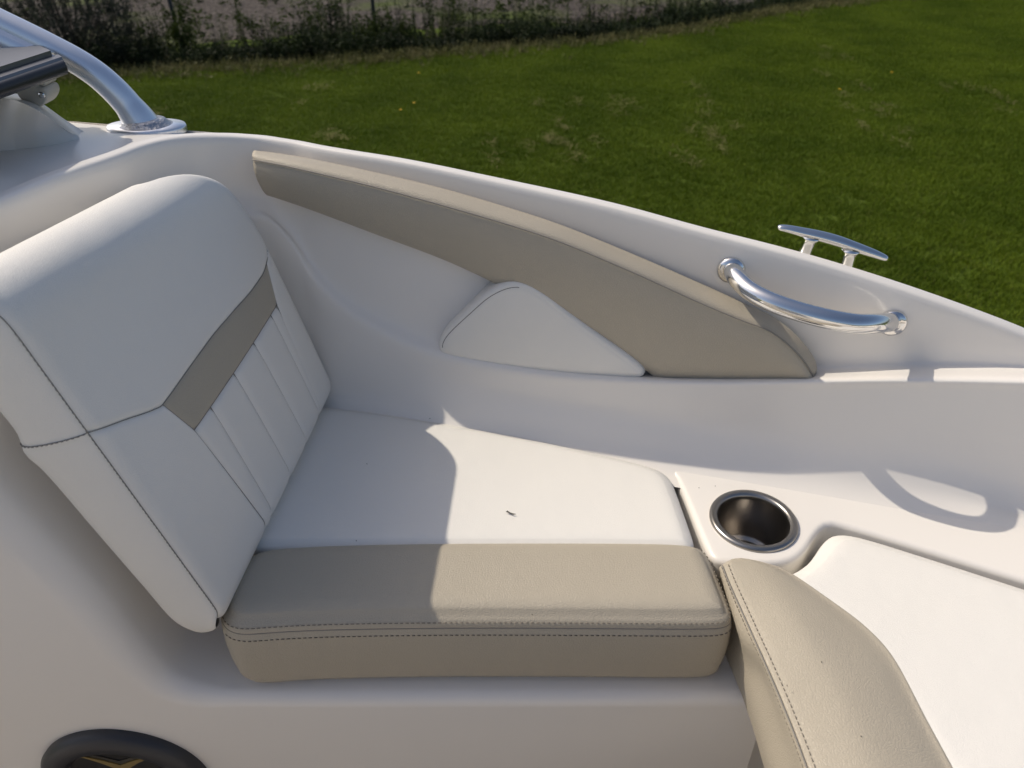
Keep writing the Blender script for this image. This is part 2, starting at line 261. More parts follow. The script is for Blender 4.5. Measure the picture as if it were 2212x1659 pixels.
# measured control points, metres, boat coordinates (x towards the bow, y outboard, z up from the datum)
PTS = {
    'path': [[-0.6972,0.322],[-0.6132,0.572],[-0.546,0.772],[-0.5158,0.862],[-0.4801,0.9333],[-0.4652,0.9693],[-0.447,0.9993],[-0.4255,1.0231],[-0.4006,1.0408],[-0.3723,1.0524],[-0.3406,1.0578],[-0.3056,1.0572],[-0.2672,1.0504],[-0.2,1.034],[-0.1,1.0095],[0.0,0.985],[0.1,0.9605],[0.2,0.936],[0.3,0.9115],[0.4,0.887],[0.5,0.8625],[0.6,0.838],[0.7,0.8135],[0.8,0.789],[0.9,0.7645],[1.0,0.74],[1.15,0.69],[1.3,0.63],[1.45,0.55],[1.6,0.45],[1.7,0.33],[1.74,0.2]],
    'rail_top': [[0.8361,-0.0283,-0.3222],[0.9286,-0.0107,-0.3308],[1.0148,-0.0107,-0.3357],[1.1951,-0.0107,-0.3565],[1.3515,-0.0065,-0.3758],[1.4377,-0.0027,-0.3917],[1.5366,0.0,-0.4063],[1.6786,0.0,-0.4361],[1.8525,0.0,-0.4835],[1.9626,0.0,-0.5174]],
    'rail_lip': [[0.8377,-0.0171,-0.3209],[0.9334,-0.001,-0.3294],[1.0196,-0.001,-0.3349],[1.1983,-0.001,-0.3561],[1.3515,0.0032,-0.3757],[1.4392,0.007,-0.3914],[1.5366,0.0097,-0.4065],[1.677,0.0097,-0.4367],[1.8509,0.0097,-0.4837],[1.9594,0.0097,-0.5179]],
    'rail_lip2': [[0.8377,-0.0106,-0.3221],[0.9366,0.0048,-0.3312],[1.0212,0.0049,-0.3366],[1.1983,0.0049,-0.3589],[1.3531,0.009,-0.3784],[1.4392,0.0129,-0.3946],[1.5366,0.0155,-0.4102],[1.677,0.0155,-0.4402],[1.8509,0.0155,-0.4876],[1.9594,0.0155,-0.5217]],
    'rail_coam': [[0.8393,-0.006,-0.3406],[0.9175,0.0084,-0.3486],[1.0036,0.0087,-0.3596],[1.1074,0.0087,-0.3738],[1.2095,0.0087,-0.3929],[1.2653,0.0087,-0.4043],[1.3643,0.0126,-0.4349],[1.452,0.0146,-0.4641],[1.5414,0.0165,-0.4854],[1.6355,0.0175,-0.5207],[1.7424,0.0175,-0.5019],[1.8541,0.0175,-0.4993],[1.9323,0.0175,-0.518]],
    'rail_recess': [[0.8409,0.0014,-0.398],[0.9111,0.0167,-0.4159],[1.0005,0.0214,-0.4389],[1.109,0.0272,-0.4665],[1.1839,0.0243,-0.513],[1.2861,0.0291,-0.5563],[1.401,0.0243,-0.5845],[1.5238,0.0194,-0.5649],[1.6307,0.0185,-0.5539],[1.7504,0.0185,-0.53],[1.8605,0.0185,-0.5188],[1.9339,0.0185,-0.5265]],
    'rail_shelfback': [[0.8457,0.0139,-0.4052],[0.8792,0.028,-0.4645],[0.9366,0.0369,-0.5224],[1.0292,0.0418,-0.5673],[1.0962,0.0456,-0.5854],[1.227,0.0515,-0.598],[1.4041,0.034,-0.5997],[1.527,0.0243,-0.5841],[1.6323,0.0223,-0.5665],[1.752,0.0223,-0.5414],[1.8621,0.0223,-0.5284],[1.9339,0.0223,-0.5269]],
    'rail_ridge': [[0.8537,0.0234,-0.4084],[0.8904,0.0397,-0.4894],[0.9398,0.0495,-0.5399],[1.0324,0.0573,-0.5845],[1.101,0.0622,-0.6009],[1.2302,0.066,-0.6056],[1.4057,0.068,-0.5918],[1.5254,0.069,-0.5747],[1.6259,0.0728,-0.5537],[1.7408,0.0719,-0.5342],[1.8461,0.0719,-0.5199],[1.9115,0.0719,-0.5131]],
    'rail_ridge2': [[0.8537,0.0273,-0.4226],[0.8904,0.0455,-0.5074],[0.9382,0.0544,-0.567],[1.0324,0.0622,-0.6089],[1.101,0.066,-0.6243],[1.2318,0.069,-0.6275],[1.4073,0.0709,-0.6073],[1.5286,0.0719,-0.5873],[1.6291,0.0719,-0.5689],[1.7456,0.0719,-0.5482],[1.8509,0.0719,-0.5346],[1.9179,0.0719,-0.5288]],
    'rail_low': [[0.8712,0.0442,-0.5388],[0.935,0.0602,-0.6124],[1.0324,0.066,-0.6353],[1.2318,0.0719,-0.6441],[1.4121,0.0748,-0.6434],[1.5972,0.0777,-0.6394],[1.7121,0.0787,-0.6362],[1.894,0.0787,-0.6624],[1.9722,0.0787,-0.677]],
    'rail_fillet': [[0.9318,0.0757,-0.6833],[1.1074,0.0806,-0.6684],[1.31,0.0855,-0.6678],[1.5414,0.0894,-0.6705],[1.7201,0.0942,-0.6735],[1.8988,0.1,-0.6964],[1.9802,0.1,-0.7159]],
    'seat_outline': [[-0.3419,0.6586,-0.69],[-0.4259,0.9558,-0.69],[-0.2792,0.9486,-0.69],[-0.214,0.9367,-0.69],[-0.1387,0.9181,-0.69],[-0.0175,0.8845,-0.69],[0.088,0.8504,-0.69],[0.1814,0.815,-0.69],[0.2086,0.8014,-0.69],[0.2152,0.7956,-0.69],[0.2174,0.7722,-0.69],[0.2259,0.6458,-0.69]],
    'base_edge': [[-0.4501,0.9696,-0.7],[-0.2802,0.9647,-0.7],[-0.1415,0.9396,-0.7],[-0.0179,0.9062,-0.7],[0.0897,0.8701,-0.7],[0.188,0.8318,-0.7],[0.2179,0.812,-0.7],[0.2272,0.7853,-0.7],[0.2381,0.6574,-0.7],[0.2444,0.6425,-0.7],[0.274,0.6381,-0.7],[0.3239,0.6381,-0.7],[0.353,0.6514,-0.7],[0.3825,0.6901,-0.7],[0.4031,0.708,-0.7],[0.4295,0.6998,-0.7],[0.5997,0.6131,-0.7],[0.6841,0.5695,-0.7]],
    'bow_outline': [[0.32,0.6144,-0.688],[0.3415,0.6229,-0.688],[0.3628,0.6432,-0.688],[0.3851,0.6767,-0.688],[0.4006,0.6886,-0.688],[0.4253,0.6806,-0.688],[0.5861,0.5964,-0.688],[0.6675,0.5522,-0.688]],
    'bb_left': [[0.2473,0.6279,-0.7],[0.2523,0.5978,-0.72],[0.2578,0.5544,-0.735],[0.2598,0.5389,-0.76],[0.2628,0.4903,-0.765],[0.2632,0.4506,-0.765],[0.2637,0.421,-0.765]],
    'bb_side': [[0.2431,0.6232,-0.69],[0.2447,0.5937,-0.695],[0.2503,0.5378,-0.705],[0.2627,0.5014,-0.715],[0.2649,0.4532,-0.715],[0.2665,0.4141,-0.715],[0.2671,0.3935,-0.715]],
    'bb_seam': [[0.2465,0.6207,-0.684],[0.2487,0.593,-0.684],[0.2559,0.5307,-0.684],[0.2615,0.4823,-0.684],[0.2651,0.4459,-0.684],[0.2679,0.4075,-0.684],[0.2693,0.3764,-0.684]],
    'bb_crest': [[0.2674,0.6248,-0.68],[0.2833,0.6052,-0.677],[0.3023,0.5325,-0.671],[0.3148,0.4812,-0.671],[0.3206,0.4448,-0.671],[0.3225,0.402,-0.671],[0.3226,0.3693,-0.671]],
    'bb_right': [[0.2914,0.6296,-0.686],[0.3154,0.6182,-0.686],[0.358,0.5696,-0.686],[0.3822,0.5353,-0.686],[0.3951,0.502,-0.686],[0.3994,0.4251,-0.686],[0.4022,0.3775,-0.686]],
    'bol_outline': [[-0.3405,0.5318,-0.705],[-0.3211,0.5342,-0.705],[-0.2473,0.5421,-0.705],[-0.1561,0.5452,-0.705],[-0.0439,0.5464,-0.705],[0.0991,0.5458,-0.705],[0.2009,0.5445,-0.705],[0.2379,0.5458,-0.705],[0.2479,0.5532,-0.705],[0.2483,0.5658,-0.705],[0.2453,0.6056,-0.705],[0.2406,0.6471,-0.705],[0.2353,0.6621,-0.705],[0.2225,0.6698,-0.705]],
    'bk_frame': [[-0.3131,0.545,-0.6639],[-0.252,0.0,0.9677],[0.09,0.9957,0.0234],[0.9635,-0.093,0.2509]],
    'bk_L': [[0.0073,0.2434],[0.041,0.2272],[0.0757,0.2113],[0.0891,0.2069],[0.1482,0.2091],[0.2111,0.2106],[0.2765,0.2077],[0.3416,0.2039],[0.3756,0.204],[0.4079,0.2116],[0.4351,0.2263]],
    'bk_S': [[0.0891,0.2069],[0.1077,0.1576],[0.3767,0.1583],[0.3989,0.2057]],
    'bk_pl': [[0.1072,0.1561],[0.1499,0.1506],[0.2157,0.1499],[0.2827,0.1497],[0.351,0.1538],[0.3772,0.1572]],
    'bk_plb': [[0.1285,0.008],[0.1481,0.0097],[0.2199,-0.0007],[0.2904,0.0057],[0.3598,-0.0042],[0.3547,-0.0115]],
    'bk_far': [[0.4351,0.2263],[0.3989,0.2057],[0.3767,0.1583],[0.3707,0.1155],[0.3525,-0.0097]],
    'bk_nb': [[0.0,0.0],[0.0041,0.1365],[0.0073,0.2434],[0.0026,0.3214],[0.0,0.3823]],
    'bk_sil': [[0.435,0.0069],[0.3357,-0.0222],[0.2217,-0.029],[0.121,-0.0308],[0.0352,-0.0206],[-0.0186,-0.0107]],
    'bk_top': [[0.3666,0.3582],[0.0288,0.4115],[0.3111,0.3762],[0.4143,0.3249],[0.4411,0.265]],
    'gus_back': [[-0.4822,0.55,-0.3451],[-0.468,0.55,-0.3782],[-0.4568,0.55,-0.4123],[-0.4523,0.55,-0.4317],[-0.4526,0.55,-0.4463],[-0.4537,0.55,-0.4589],[-0.4453,0.55,-0.4741],[-0.4187,0.55,-0.5566],[-0.3939,0.55,-0.6344],[-0.3728,0.55,-0.697],[-0.361,0.55,-0.7097],[-0.3489,0.55,-0.7153],[-0.3346,0.55,-0.7113],[-0.3242,0.55,-0.7009]],
    'pad_back': [[-0.3532,1.0565,-0.3382],[-0.3214,1.0487,-0.3389],[-0.2705,1.0343,-0.3418],[-0.1882,1.0121,-0.3508],[-0.0884,0.9877,-0.3655],[0.0091,0.9638,-0.3863],[0.0625,0.9507,-0.3996],[0.1582,0.9272,-0.4309],[0.2425,0.9066,-0.4609],[0.2985,0.8929,-0.4822],[0.3495,0.8784,-0.5032],[0.3849,0.8637,-0.5312],[0.4031,0.8532,-0.5571],[0.4022,0.8465,-0.5687]],
    'pad_seam': [[-0.3469,1.019,-0.3362],[-0.3105,1.0061,-0.3381],[-0.2615,0.9911,-0.3435],[-0.1822,0.9696,-0.3545],[-0.0855,0.9429,-0.3711],[0.0088,0.9178,-0.3901],[0.0603,0.9042,-0.403],[0.1525,0.8806,-0.434],[0.2339,0.8607,-0.4649],[0.2877,0.8475,-0.4835],[0.3283,0.8376,-0.4966],[0.3671,0.8291,-0.5265],[0.3843,0.8278,-0.5476],[0.3927,0.8318,-0.5611]],
    'pad_bot': [[-0.341,1.0336,-0.3925],[-0.3192,1.0262,-0.3964],[-0.2753,1.0124,-0.4065],[-0.1928,0.9892,-0.4293],[-0.0911,0.9623,-0.4582],[-0.019,0.9426,-0.4855],[0.052,0.9233,-0.518],[0.1233,0.9038,-0.5506],[0.1876,0.886,-0.5907],[0.1998,0.8811,-0.5981],[0.2492,0.8689,-0.593],[0.3076,0.8546,-0.5847],[0.3634,0.841,-0.5724],[0.3933,0.8336,-0.5638]],
    'wpad': [[0.0037,0.9271,-0.4651],[-0.034,0.9363,-0.4879],[-0.0592,0.9425,-0.517],[-0.086,0.9491,-0.5467],[-0.1025,0.9531,-0.5682],[-0.109,0.9547,-0.5871],[-0.1055,0.9539,-0.5985],[-0.0886,0.9497,-0.6031],[-0.0431,0.9385,-0.6095],[0.0497,0.9158,-0.6114],[0.139,0.8939,-0.6069],[0.1761,0.8849,-0.5992],[0.1888,0.8818,-0.5894],[0.1735,0.8855,-0.5706],[0.09,0.906,-0.5168],[0.0364,0.9191,-0.4734]],
    'handle': [[0.2818,0.9,-0.4396],[0.2816,0.888,-0.4377],[0.2839,0.8724,-0.439],[0.2927,0.8493,-0.4426],[0.3122,0.8265,-0.4458],[0.3455,0.8063,-0.4499],[0.3793,0.7931,-0.4531],[0.4066,0.7894,-0.456],[0.4297,0.7967,-0.4602],[0.4552,0.8165,-0.4703],[0.4819,0.8489,-0.4884]],
    'cup': [[0.3076,0.7104,-0.7]],
    'cleat_horn': [[0.3431,0.9339,-0.3963],[0.3544,0.9312,-0.3971],[0.3716,0.927,-0.3997],[0.3943,0.9214,-0.403],[0.4172,0.9158,-0.4076],[0.4404,0.9101,-0.4139],[0.4636,0.9044,-0.4203],[0.48,0.9004,-0.4255]],
    'cleat_post': [[0.3851,0.9236,-0.4066],[0.3813,0.9246,-0.429],[0.4351,0.9114,-0.419],[0.4345,0.9115,-0.4406]],
    'tube_c': [[-0.7088,1.09,-0.1541],[-0.672,1.09,-0.1758],[-0.6418,1.09,-0.1918],[-0.6086,1.09,-0.2099],[-0.5809,1.09,-0.2266],[-0.5561,1.09,-0.2466],[-0.5353,1.09,-0.2719],[-0.5218,1.09,-0.2961],[-0.5161,1.09,-0.3106],[-0.5131,1.09,-0.3208]],
    'flange': [[-0.5093,1.0876,-0.308]],
    'slab': [[-0.5829,1.045,-0.2038],[-0.6483,1.1141,-0.2038],[-0.598,0.951,-0.2038],[-0.5809,1.0533,-0.2078],[-0.5701,1.0488,-0.2158]],
    'hinge_low': [[-0.5571,0.9,-0.2105],[-0.5513,0.9,-0.2031],[-0.5432,0.9,-0.2007],[-0.5346,0.9,-0.213],[-0.5319,0.9,-0.2155],[-0.5251,0.9,-0.2155],[-0.5235,0.9,-0.223],[-0.5296,0.9,-0.2316],[-0.5379,0.9,-0.2372],[-0.5447,0.9,-0.2372],[-0.5543,0.9,-0.2316],[-0.559,0.9,-0.223]],
    'hinge_up': [[-0.5474,0.895,-0.2054],[-0.5381,0.895,-0.201],[-0.5289,0.895,-0.1996],[-0.5116,0.895,-0.1952],[-0.5186,0.895,-0.2069],[-0.5201,0.895,-0.2128],[-0.5286,0.895,-0.2133],[-0.5358,0.895,-0.2193],[-0.5426,0.895,-0.2253],[-0.5487,0.895,-0.2233],[-0.5506,0.895,-0.2158]],
    'screws': [[-0.5259,0.893,-0.2213],[-0.5823,1.05,-0.1973]],
    'plinth_b': [[-0.5702,1.0203,-0.31],[-0.5768,1.0044,-0.31],[-0.6012,0.9833,-0.31],[-0.6222,0.9758,-0.31],[-0.6476,0.9684,-0.31],[-0.6795,0.9629,-0.31],[-0.7217,0.9557,-0.31]],
    'plinth_t': [[-0.5721,1.021,-0.309],[-0.5725,0.9891,-0.283],[-0.5736,0.9566,-0.256],[-0.5971,0.9693,-0.25],[-0.6246,0.9887,-0.25],[-0.6397,0.9954,-0.25],[-0.7276,1.0066,-0.25]],
    'plinth_o': [[-0.5861,1.0642,-0.312],[-0.6072,1.0649,-0.296],[-0.6303,1.0699,-0.279],[-0.6585,1.0847,-0.27],[-0.6884,1.0995,-0.27],[-0.7085,1.107,-0.27],[-0.8076,1.1224,-0.27]],
    'lipb': [[-0.4987,0.7175,-0.28]],
    'specks': [[-0.1987,0.8054,-0.686],[-0.1888,0.6618,-0.687],[0.0221,0.547,-0.6815],[-0.1209,0.9124,-0.69],[0.3547,0.8298,-0.7],[0.2508,0.7714,-0.7],[0.2735,0.776,-0.7],[0.3124,0.4812,-0.671],[0.2701,0.4556,-0.672],[0.3225,0.402,-0.671],[0.2828,0.8648,-0.7]],
    'leaf': [[-0.0018,0.7085,-0.6868]],
    'ditch': [[-8.1669,9.3965,-2.25],[-6.1193,9.6183,-2.25],[-5.6247,9.8492,-2.25],[-4.2844,10.4445,-2.25],[-3.0943,10.7936,-2.25],[-1.3096,11.2821,-2.25],[1.3394,12.3851,-2.25],[2.9116,13.3655,-2.25],[5.4025,15.3816,-2.25],[11.2482,18.976,-2.25]],
    'posts': [[-4.8079,12.0415,-2.25],[-2.1226,12.9726,-2.25]],
    'clip': [[4.1496,10.8771,-2.25],[4.0458,9.9683,-2.25],[3.9561,9.1834,-2.25],[3.8884,8.5911,-2.25],[3.804,8.0607,-2.25],[3.5427,7.2903,-2.25],[3.5767,7.6594,-2.25],[1.9091,8.2312,-2.25],[1.8278,7.5831,-2.25],[1.8568,7.2903,-2.25],[1.8963,8.6852,-2.25],[1.786,6.7575,-2.25],[2.228,9.1834,-2.25],[-0.069,7.1508,-2.25],[0.0166,6.8205,-2.25],[0.1927,7.2903,-2.25],[0.4637,8.4079,-2.25],[0.2969,7.8158,-2.25],[-0.1879,6.6954,-2.25],[-1.6559,7.5831,-2.25],[-1.8128,7.4637,-2.25],[5.2322,9.1834,-2.25],[5.2448,8.5911,-2.25],[5.497,8.8788,-2.25],[-3.7116,8.2312,-2.25],[-2.3628,8.6852,-2.25],[-2.3102,9.3965,-2.25],[0.5775,7.1508,-2.25],[0.7629,6.8205,-2.25],[4.2166,11.4639,-2.25],[1.0612,8.2312,-2.25]],
    'flowers': [[-1.1733,8.3188,-2.25],[-1.06,8.5911,-2.25],[4.7029,10.041,-2.25],[3.754,9.1834,-2.25],[-1.147,9.9683,-2.25]],
}
P = {k: np.array(v, float) for k, v in PTS.items()}

# ================================================================== GROUND
def lawnn(m, N, L, b, geo):
    n1 = N.new('ShaderNodeTexNoise'); n1.inputs['Scale'].default_value = .55; n1.inputs['Detail'].default_value = 4
    n2 = N.new('ShaderNodeTexNoise'); n2.inputs['Scale'].default_value = 6; n2.inputs['Detail'].default_value = 6
    for q in (n1, n2): L.new(geo.outputs['Position'], q.inputs['Vector'])
    m1 = N.new('ShaderNodeMix'); m1.data_type = 'RGBA'; m1.inputs[6].default_value = (.055, .086, .008, 1); m1.inputs[7].default_value = (.095, .14, .015, 1); L.new(n1.outputs[0], m1.inputs[0])
    m2 = N.new('ShaderNodeMix'); m2.data_type = 'RGBA'; m2.blend_type = 'MULTIPLY'; m2.inputs[0].default_value = .75; L.new(m1.outputs[2], m2.inputs[6]); L.new(n2.outputs[1], m2.inputs[7]); L.new(m1.outputs[2], b.inputs['Base Color'])
M['lawn'] = mat('lawn_soil', (.04, .06, .012), .9, spec=.2, bump=[('noise', 25, .8, .05)], nodes=lawnn)
def fieldn(m, N, L, b, geo):
    n1 = N.new('ShaderNodeTexNoise'); n1.inputs['Scale'].default_value = .33; n1.inputs['Detail'].default_value = 5
    n2 = N.new('ShaderNodeTexNoise'); n2.inputs['Scale'].default_value = 9; n2.inputs['Detail'].default_value = 8
    for q in (n1, n2): L.new(geo.outputs['Position'], q.inputs['Vector'])
    r2 = N.new('ShaderNodeValToRGB'); e = r2.color_ramp.elements; e[0].position = .35; e[0].color = (.045, .037, .031, 1); e[1].position = .70; e[1].color = (.125, .108, .095, 1); L.new(n2.outputs[0], r2.inputs[0])
    r1 = N.new('ShaderNodeMapRange'); r1.inputs[1].default_value = .50; r1.inputs[2].default_value = .60; L.new(n1.outputs[0], r1.inputs[0])
    mx = N.new('ShaderNodeMix'); mx.data_type = 'RGBA'; L.new(r1.outputs[0], mx.inputs[0]); L.new(r2.outputs[0], mx.inputs[6]); mx.inputs[7].default_value = (.075, .10, .022, 1); L.new(mx.outputs[2], b.inputs['Base Color'])
M['field'] = mat('stony_field_soil', (.13, .11, .1), .95, spec=.2, bump=[('noise', 14, 1, .12)], nodes=fieldn)

dl = P['ditch'][:, :2]; GZ = -ZB
def ditch_y(x): return np.interp(x, dl[:, 0], dl[:, 1], left=dl[0, 1] - .25*0, right=dl[-1, 1])
def gridland(x0, x1, y0, y1, nx, ny, zf):
    X, Y = np.meshgrid(np.linspace(x0, x1, nx), np.linspace(y0, y1, ny), indexing='ij'); return np.stack([X, Y, zf(X, Y)], -1)
def landz(X, Y):
    d = Y - np.interp(X, np.r_[-60, dl[:, 0], 60], np.r_[2, dl[:, 1], 45])
    dip = -.35*np.exp(-((d - 1.0)/.6)**2)
    return GZ + .03*np.sin(X*.9 + .4)*np.cos(Y*.7) + dip
lawn = tag(obj('lawn', grid(gridland(-40, 40, -25, 14, 160, 120, landz)), M['lawn']), kind='structure')
# the lawn sheet reaches the ditch; beyond it the stony field goes on to the horizon
Xs = np.linspace(-60, 60, 220); Yd = np.interp(Xs, np.r_[-60, dl[:, 0], 60], np.r_[2, dl[:, 1], 45])
G = np.array([np.c_[Xs, Yd + .55 + t, landz(Xs, Yd + .55 + t) + .012 + (0 if t > .1 else -.01)] for t in np.r_[0, .3, .6, 1, 1.5, 2.2, np.linspace(3, 60, 40), 300, 700]])
tag(obj('field', grid(G), M['field']), kind='structure')
Gl = np.array([np.c_[Xs, Yd + t, landz(Xs, Yd + t)+.004] for t in (-2, -1, -.5, 0, .3, .6)])
tag(obj('ditch_bank', grid(Gl), M['lawn']), kind='structure')

# ---- grass blades, scattered by geometry nodes (nobody could count them)
def blades_mesh(name, n, hmin, hmax, spread, width, lean, mats, seed, segs=2):
    rg = np.random.default_rng(seed); V = []; F = []; mi = []
    for k in range(n):
        a = rg.uniform(0, 2*np.pi); rr = spread*math.sqrt(rg.uniform()); b = rg.uniform(0, 2*np.pi); h = rg.uniform(hmin, hmax); ln = rg.uniform(.1, lean)*h
        o = np.array([rr*math.cos(a), rr*math.sin(a), 0]); dr = np.array([math.cos(b), math.sin(b), 0]); sd = np.array([-dr[1], dr[0], 0])*width*rg.uniform(.7, 1.3)
        base = len(V); V += [o - sd, o + sd, o + dr*ln*.35 + sd*.8 + (0, 0, h*.6), o + dr*ln*.35 - sd*.8 + (0, 0, h*.6), o + dr*ln + (0, 0, h)]
        F += [[base, base+1, base+2, base+3], [base+3, base+2, base+4]]; mi += [rg.integers(len(mats))]*2
    me = bpy.data.meshes.new(name); me.from_pydata([tuple(v) for v in V], [], F)
    for m_ in mats: me.materials.append(m_)
    me.polygons.foreach_set('material_index', mi); return me
def leafm(name, c1, c2, sc=1.2, trans=.35, tracks=False):
    def f(m, N, L, b, geo):
        nz = N.new('ShaderNodeTexNoise'); nz.inputs['Scale'].default_value = sc; nz.inputs['Detail'].default_value = 5; L.new(geo.outputs['Position'], nz.inputs['Vector'])
        mr = N.new('ShaderNodeMapRange'); mr.inputs[1].default_value = .35; mr.inputs[2].default_value = .65; L.new(nz.outputs[0], mr.inputs[0])
        mx = N.new('ShaderNodeMix'); mx.data_type = 'RGBA'; mx.inputs[6].default_value = (*c1, 1); mx.inputs[7].default_value = (*c2, 1); L.new(mr.outputs[0], mx.inputs[0])
        if tracks:                            # mown lanes running away from the boat: blades bent two ways
            dp = N.new('ShaderNodeVectorMath'); dp.operation = 'DOT_PRODUCT'; dp.inputs[1].default_value = (3.1, -.45, 0); L.new(geo.outputs['Position'], dp.inputs[0])
            sn = N.new('ShaderNodeMath'); sn.operation = 'SINE'; L.new(dp.outputs['Value'], sn.inputs[0])
            ad = N.new('ShaderNodeMath'); ad.operation = 'MULTIPLY_ADD'; ad.inputs[1].default_value = .16; ad.inputs[2].default_value = .45; L.new(sn.outputs[0], ad.inputs[0])
            av_ = N.new('ShaderNodeMath'); av_.operation = 'MULTIPLY_ADD'; av_.inputs[1].default_value = .75; L.new(mr.outputs[0], av_.inputs[0]); s2_ = N.new('ShaderNodeMath'); s2_.operation = 'SUBTRACT'; s2_.inputs[1].default_value = .37; L.new(ad.outputs[0], s2_.inputs[0]); L.new(s2_.outputs[0], av_.inputs[2])
            cp_ = N.new('ShaderNodeClamp'); L.new(av_.outputs[0], cp_.inputs[0]); L.new(cp_.outputs[0], mx.inputs[0])
        L.new(mx.outputs[2], b.inputs['Base Color'])
        tl = N.new('ShaderNodeBsdfTranslucent'); L.new(mx.outputs[2], tl.inputs[0]); ms = N.new('ShaderNodeMixShader'); ms.inputs[0].default_value = trans
        L.new(b.outputs[0], ms.inputs[1]); L.new(tl.outputs[0], ms.inputs[2]); L.new(ms.outputs[0], N['Material Output'].inputs[0])
    return mat(name, c1, .6, spec=.12, nodes=f)
gm = [leafm('grass_blade', (.078, .122, .006), (.140, .195, .013), tracks=True), leafm('grass_blade_dark', (.050, .088, .004), (.098, .148, .010), tracks=True), leafm('grass_blade_pale', (.16, .175, .045), (.12, .145, .022), 3)]
tufts = bpy.data.collections.new('grass_tufts')
for i in range(4):
    t_ = bpy.data.objects.new('grass_tuft', blades_mesh('grass_tuft', 28, .016, .038, .06, .0015, 1.2, [gm[0], gm[0], gm[1], gm[2]] if i == 2 else [gm[0], gm[1]], 40+i)); tufts.objects.link(t_)
def scatter(o, coll, density, smin, smax, seed):
    ng = bpy.data.node_groups.new('scatter', 'GeometryNodeTree')
    ng.interface.new_socket('Geometry', in_out='INPUT', socket_type='NodeSocketGeometry'); ng.interface.new_socket('Geometry', in_out='OUTPUT', socket_type='NodeSocketGeometry')
    N = ng.nodes; L = ng.links; gi = N.new('NodeGroupInput'); go = N.new('NodeGroupOutput')
    d = N.new('GeometryNodeDistributePointsOnFaces'); d.inputs['Density'].default_value = density; d.inputs['Seed'].default_value = seed
    ci = N.new('GeometryNodeCollectionInfo'); ci.inputs[0].default_value = coll; ci.inputs['Separate Children'].default_value = True; ci.inputs['Reset Children'].default_value = True
    ins = N.new('GeometryNodeInstanceOnPoints'); ins.inputs['Pick Instance'].default_value = True
    rv = N.new('FunctionNodeRandomValue'); rv.data_type = 'FLOAT_VECTOR'; rv.inputs[0].default_value = (-.15, -.15, 0); rv.inputs[1].default_value = (.15, .15, 6.283)
    rs = N.new('FunctionNodeRandomValue'); rs.data_type = 'FLOAT'; rs.inputs[2].default_value = smin; rs.inputs[3].default_value = smax
    L.new(gi.outputs[0], d.inputs[0]); L.new(d.outputs[0], ins.inputs['Points']); L.new(ci.outputs[0], ins.inputs['Instance']); L.new(rv.outputs[0], ins.inputs['Rotation']); L.new(rs.outputs[1], ins.inputs['Scale'])
    L.new(ins.outputs[0], go.inputs[0])
    md = o.modifiers.new('scatter', 'NODES'); md.node_group = ng
# the turf patch carrying the blades: what the photo shows of the lawn, and a margin
xs = np.linspace(-9, 13, 90); tt = np.linspace(0, 1, 60)
Yd_ = np.interp(xs, np.r_[-60, dl[:, 0], 60], np.r_[2, dl[:, 1], 45])
G = np.array([[(x, 2.6 + (min(yd, 19) + .25 - 2.6)*t, 0) for t in tt] for x, yd in zip(xs, Yd_)]); G[..., 2] = landz(G[..., 0], G[..., 1]) + .002
turf = tag(obj('grass', grid(G), M['lawn']), kind='stuff'); scatter(turf, tufts, 760, .7, 1.3, 3)

# ---- dry clippings lying in rows, and dandelions
dm = [mat('dry_grass', (.135, .125, .05), .9, spec=.1), mat('dry_grass_dark', (.11, .085, .045), .9, spec=.1)]
V = []; F = []
def blade(o, b, h, ln, wd_):
    dr = np.array([math.cos(b), math.sin(b), 0]); sd = np.array([-dr[1], dr[0], 0])*wd_; k = len(V)
    V.extend([o - sd, o + sd, o + dr*ln + sd*.4 + (0, 0, h), o + dr*ln - sd*.4 + (0, 0, h)]); F.append([k, k+1, k+2, k+3])
for c in P['clip']:
    for q in range(random.randint(1, 3)):
        cx = c[0] + RNG.normal(0, .16); cy = c[1] + RNG.normal(0, .16); sz = RNG.uniform(.02, .055)
        for _ in range(int(14 + sz*260)):
            x = cx + RNG.normal(0, sz); y = cy + RNG.normal(0, sz*2.6); z = landz(np.array(x), np.array(y)) + .05 + .03*RNG.uniform()
            blade(np.array([x, y, float(z)]), RNG.uniform(0, 6.28), RNG.uniform(-.01, .02), RNG.uniform(.03, .09), .003)
cl = obj('dry_clippings', (np.array(V), F), dm[0], smooth=False); tag(cl, kind='stuff')
ym = mat('dandelion_yellow', (.75, .48, .02), .6)
for i, c in enumerate(P['flowers']):
    z = float(landz(np.array(c[0]), np.array(c[1])))
    t = thing('dandelion', ('yellow dandelion in the lawn, the lower left one of a close pair', 'yellow dandelion in the lawn, the upper right one of a close pair', 'yellow dandelion alone far up in the right half of the lawn', 'yellow dandelion beside pale dry clippings in the right half of the lawn', 'yellow dandelion near the weed strip, straight above a close pair')[i], 'flower', (c[0], c[1], z), 'dandelions in the lawn')
    pet = [];
    for k in range(14):
        a = k*2*math.pi/14; d = np.array([math.cos(a), math.sin(a), 0]); s_ = np.array([-d[1], d[0], 0])
        ctr = np.array([c[0], c[1], z+.055]); pet.append((np.array([ctr, ctr + d*.012 + s_*.004 + (0, 0, .003), ctr + d*.018 + (0, 0, .002), ctr + d*.012 - s_*.004 + (0, 0, .003)]), [[0, 1, 2, 3]]))
    obj('petals', merge(*pet), ym, t, smooth=False)
    obj('stem', tube([(c[0], c[1], z), (c[0]+.004, c[1], z+.055)], .002, 5), gm[0], t)

